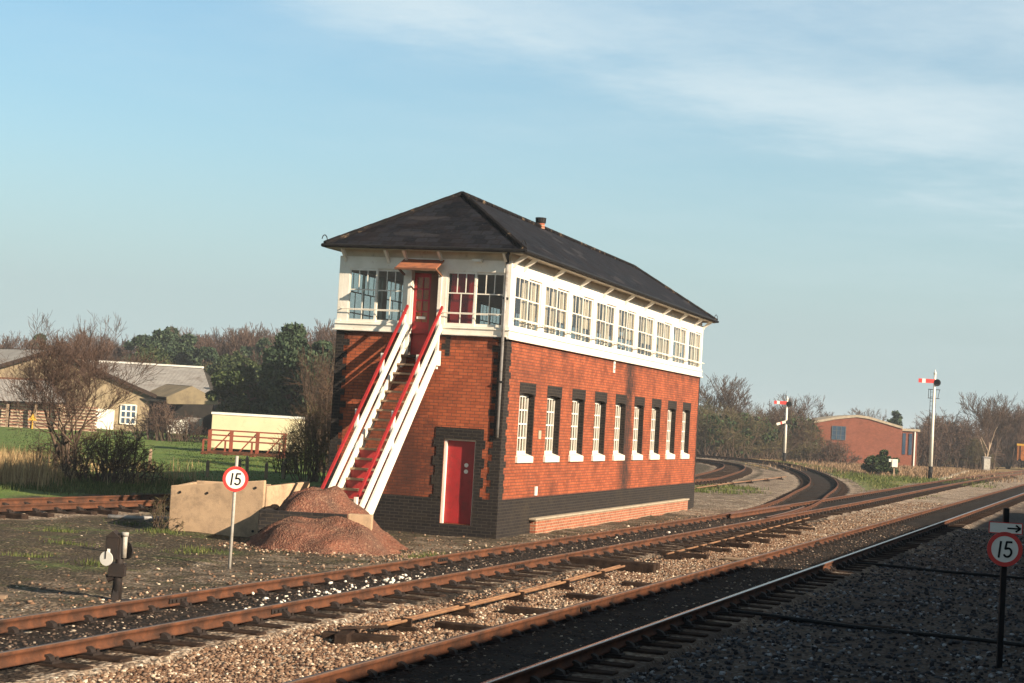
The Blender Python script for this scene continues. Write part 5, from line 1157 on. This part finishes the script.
for k, px, yt, Y, lab in [('A', 716, 373, 200, 'bare pale-grey tree rising close to the right of the signal box'), ('A', 738, 400, 215, 'low bare tree among the bushes right of the signal box'), ('A', 792, 392, 205, 'rounded bare tree crown behind the arm of the shorter signal'), ('C', 772, 408, 205, 'bare tree just left of the shorter signal'), ('A', 815, 410, 260, 'faint bare tree left of the brick building roof'), ('A', 865, 407, 250, 'faint rounded bare tree above the roof peak of the brick building'), ('A', 995, 392, 215, 'bare tree crown above the leaning pale trunk'), ('B', 1010, 400, 225, 'dark bare tree left of the far right edge'), ('B', 1030, 402, 240, 'bare tree at the far right edge'), ('A', 940, 412, 240, 'bare tree above the thicket right of the tall signal')]:
    hgt = ((388+.059*px)-yt)*Y/F+2.86; s_ = hgt/10; o = copy_tree(PR[k][0]); o.location = (wx(px, 430, Y), Y, GZ); o.scale = (s_*1.1, s_*1.1, s_); o.rotation_euler = (0, 0, R.uniform(0, 6.28)); o['label'] = lab; o['group'] = G2
ln = make_tree('leaning_birch', 'leaning tree with pale bare trunk beside the grey cabinet', 'tree', None, 9.0, .2, M['twig'], 44, 5, (3, 4), .5, .15, minr=.013, bark=M['birch'], trunk_h=.5, lean=(.38, 0)); ln.location = (wx(986, 450, 203), 203, GZ)
kk = make_conifer('conifer_tree', 'small dark conifer top above the right end of the brick building', None, 6.4, 3.4, M['needle'], 71, 3000, .22); kk.location = (wx(894, 440, 235), 235, GZ)
eb = empty('evergreen_bush', (wx(882, 470, 142), 142, GZ), 0, 'dark round evergreen bush in front of the brick building', 'bush')
cl = [(R.gauss(0, .55), R.gauss(0, .4), R.uniform(.3, 1.45), R.uniform(.2, .42)) for _ in range(30)]+[(.95, 0, .35, .35), (-.9, 0, .4, .4), (.1, 0, 1.75, .35)]
V_, F_ = leafcloud(cl, 9000, .085, 3, 1.6); npmesh('foliage', V_, F_, M['ivy'], eb)
V_, F_ = seg_tubes([(0, 0, -.1, c[0], c[1], c[2], .04, .01) for c in cl], 4); npmesh('stems', V_, F_, M['bark'], eb)
# far horizon wood so that the skyline closes everywhere
segs_ = []
g = np.random.default_rng(5)
def thicket(name, label, xs, Y, h, mat, n_, tr):
    x_ = g.uniform(xs[0], xs[1], n_); y_ = Y+g.uniform(-6, 6, n_); z0 = g.uniform(0, h*.6, n_); l_ = g.uniform(.15, .5, n_)*h; hh_ = h*(.75+.2*np.sin(x_*.21)+.12*np.sin(x_*.53+1))
    z0 = np.minimum(z0, hh_*.7); a = np.stack([x_, y_, z0, x_+g.normal(0, .35, n_)*h*.2, y_+g.normal(0, .3, n_), np.minimum(z0+l_, hh_*g.uniform(.85, 1.08, n_)), np.full(n_, tr), np.full(n_, tr*.5)], 1)
    V_, F_ = seg_tubes(a, 3); V_[:, 2] += GZ; o = npmesh(name, V_, F_, mat); return tag(o, label, 'wood', kind='stuff')
thicket('undergrowth', 'brown undergrowth filling the foot of the wood on the left', (-75, -8), 186, 5.5, M['twigred'], 22000, .035)
thicket('undergrowth', 'dark undergrowth beyond the cream container and signal box', (-32, 12), 160, 3.6, M['twig'], 9000, .03)
thicket('undergrowth', 'brown undergrowth below the trees on the right', (10, 85), 262, 3.6, M['twig'], 16000, .035)
# grass
def blades(name, label, P, hmin, hmax, wd, mat, bend=.35, seed=1, zoff=0):
    g = np.random.default_rng(seed); n_ = len(P); h = g.uniform(hmin, hmax, n_); a = g.uniform(0, 2*PI, n_); b_ = g.uniform(.1, bend, n_)*h; dx, dy = np.cos(a), np.sin(a); zb_ = gheight(P[:, 0], P[:, 1])-.01+zoff
    px_, py_ = -dy*wd/2, dx*wd/2
    V_ = np.stack([np.stack([P[:, 0]-px_, P[:, 1]-py_, zb_], 1), np.stack([P[:, 0]+px_, P[:, 1]+py_, zb_], 1), np.stack([P[:, 0]+px_*.7+dx*b_*.35, P[:, 1]+py_*.7+dy*b_*.35, zb_+h*.6], 1), np.stack([P[:, 0]-px_*.7+dx*b_*.35, P[:, 1]-py_*.7+dy*b_*.35, zb_+h*.6], 1), np.stack([P[:, 0]+dx*b_, P[:, 1]+dy*b_, zb_+h], 1)], 1).reshape(-1, 3)
    f = np.array([(0, 1, 2, 3), (3, 2, 4, 4)]); k = 5*np.arange(n_)[:, None]
    tri1 = np.concatenate([k+np.array([[0, 1, 2]]), k+np.array([[0, 2, 3]]), k+np.array([[3, 2, 4]])]); o = npmesh(name, V_, tri1, mat); return tag(o, label, 'grass', kind='stuff')
def clumps(n_, cx, per, sd, g=np.random.default_rng(4)):
    c = np.array(cx); idx = g.integers(0, len(c), n_); return c[idx]+g.normal(0, sd, (n_, 2))
def region(n_, px0, px1, Y0, Y1, seed):
    g = np.random.default_rng(seed); Y = g.uniform(Y0, Y1, n_); px = g.uniform(px0, px1, n_); return np.stack([(px-512)/F*Y, Y], 1)
blades('dry_grass', 'tall dry grass standing at the left edge behind the siding', clumps(3000, region(60, -12, 50, 52, 64, 1), 0, .4), .3, 1.0, .022, M['dry'], .5, 1)
blades('dry_grass', 'sparse dry stalks along the field fence', clumps(1100, region(60, 60, 210, 56, 70, 2), 0, .4), .2, .6, .02, M['dry'], .5, 2)
blades('grass', 'green grass tufts along the far side of the siding', clumps(12000, region(260, -12, 330, 50, 62, 3), 0, .4), .06, .22, .02, M['grassblade'], .6, 3)
blades('grass', 'rough green field grass beyond the fence', region(6000, -12, 320, 62, 125, 4), .03, .10, .06, M['grassblade'], .6, 4)
blades('moss_tufts', 'low green weeds scattered on the cinder ground near the speed sign', clumps(2200, np.array([(wx(a, 540, b_), b_) for a, b_ in [(195, 33.5), (203, 34), (160, 37.6), (162, 38), (70, 34), (30, 31), (100, 30), (420, 35.5), (430, 36), (440, 35.4), (60, 37), (130, 40)]]), 0, .22), .03, .11, .012, M['grassblade'], .8, 5)
blades('weeds', 'green weeds on the stony ground between the diverging tracks', clumps(1500, region(16, 700, 770, 80, 90, 6), 0, .35), .06, .22, .03, M['grassblade'], .6, 6)
def verge(n_, pts, sd, seed):
    g = np.random.default_rng(seed); p = np.array(pts, float); t = g.uniform(0, len(p)-1.001, n_); i_ = t.astype(int); f_ = (t-i_)[:, None]; return p[i_]*(1-f_)+p[i_+1]*f_+g.normal(0, sd, (n_, 2))
VG = [(19.5, 88), (21.5, 97), (23.6, 112), (25.6, 128), (27.0, 145), (27.4, 160), (25.5, 172)]
blades('grass', 'green verge growing along the outside of the curved track', verge(6000, VG, .7, 7), .06, .25, .04, M['grassblade'], .6, 7)
blades('grass', 'green grass round the tall signal and evergreen bush', clumps(5000, region(60, 850, 985, 120, 141, 8), 0, .9), .06, .25, .05, M['grassblade'], .6, 8)
blades('dry_grass', 'dry straw coloured grass in front of the brick building', clumps(9000, region(170, 805, 935, 138, 192, 9), 0, 2.2), .08, .38, .05, M['scrub'], .6, 9)
blades('dry_grass', 'dry straw coloured grass between the tall signal and the cabinet', clumps(5000, region(110, 925, 1000, 140, 194, 10), 0, 2.2), .08, .36, .05, M['scrub'], .6, 10)
bw3 = bush(163, 38.3, .7, .5, .75, M['twiggreen'], 90, 'small weed bush growing against the concrete bunker corner', stems=16, kids=6, tr=.004)
# ------------------------------------------------------------------ unseen buildings added behind and right of the camera to cast the long foreground shade
def station(label, u0, t0, t1, h, depth=7):  # invented building out of view, its height set by the shadow wanted
    o = empty('added_shade_building', (*XY(u0, t0), GZ), -YT, label, 'building')
    hh_ = h-GZ
    MB().box(0, depth, 0, t1-t0, -.2, hh_-.9).build('wall', M['brick_new'], o)
    MB().prism([(-.5, -.3, hh_-.9), (depth+.5, -.3, hh_-.9), (depth/2, -.3, hh_+1.2), (-.02, -.3, hh_)], (0, 0, 0), (0, t1-t0+.6, 0)).build('roof', M['fibre'], o)
    y_ = 1.5; wnd = MB(); 
    while y_ < t1-t0-1.2: wnd.box(-.06, 0, y_, y_+1.1, 1.9, 3.6); y_ += 3.
    if wnd.v: wnd.build('window', M['white'], o)
    return o
station('added unseen brick building with pitched roof that shades the foreground', 5.2, -14, 31.6, 5.75)
station('added unseen low brick link that lets a short strip of sun through', 5.2, 31.7, 34.5, 4.75)
station('farther added unseen brick building that shades the near track', 5.2, 34.6, 57, 5.25)
station('lowest added unseen brick building at the end of the shading row', 5.2, 57.2, 76, 4.55)
pf = MB().box(-4.9, 4.6, -16, 8.6, GZ-.1, .9).build('platform', M['coping']); pf.rotation_euler = (0, 0, -YT); tag(pf, 'stone station platform under the photographer', 'platform')

# air: the far trees fade a little
hzb = MB().box(-4300, 4300, -900, 4300, GZ-1.5, 15.).build('haze', None or M['white']); tag(hzb, kind='stuff'); hzb['label'] = 'thin pale haze filling the air over the whole railway scene'
m, nt, b = newmat('haze'); n = N(nt); nt.nodes.remove(b); pvn = n.n('ShaderNodeVolumePrincipled'); pvn.inputs['Density'].default_value = .0004; pvn.inputs['Color'].default_value = (.82, .90, 1, 1); pvn.inputs['Anisotropy'].default_value = 0.
n.l(pvn.outputs[0], nt.nodes['Material Output'].inputs['Volume']); hzb.data.materials.clear(); hzb.data.materials.append(m)
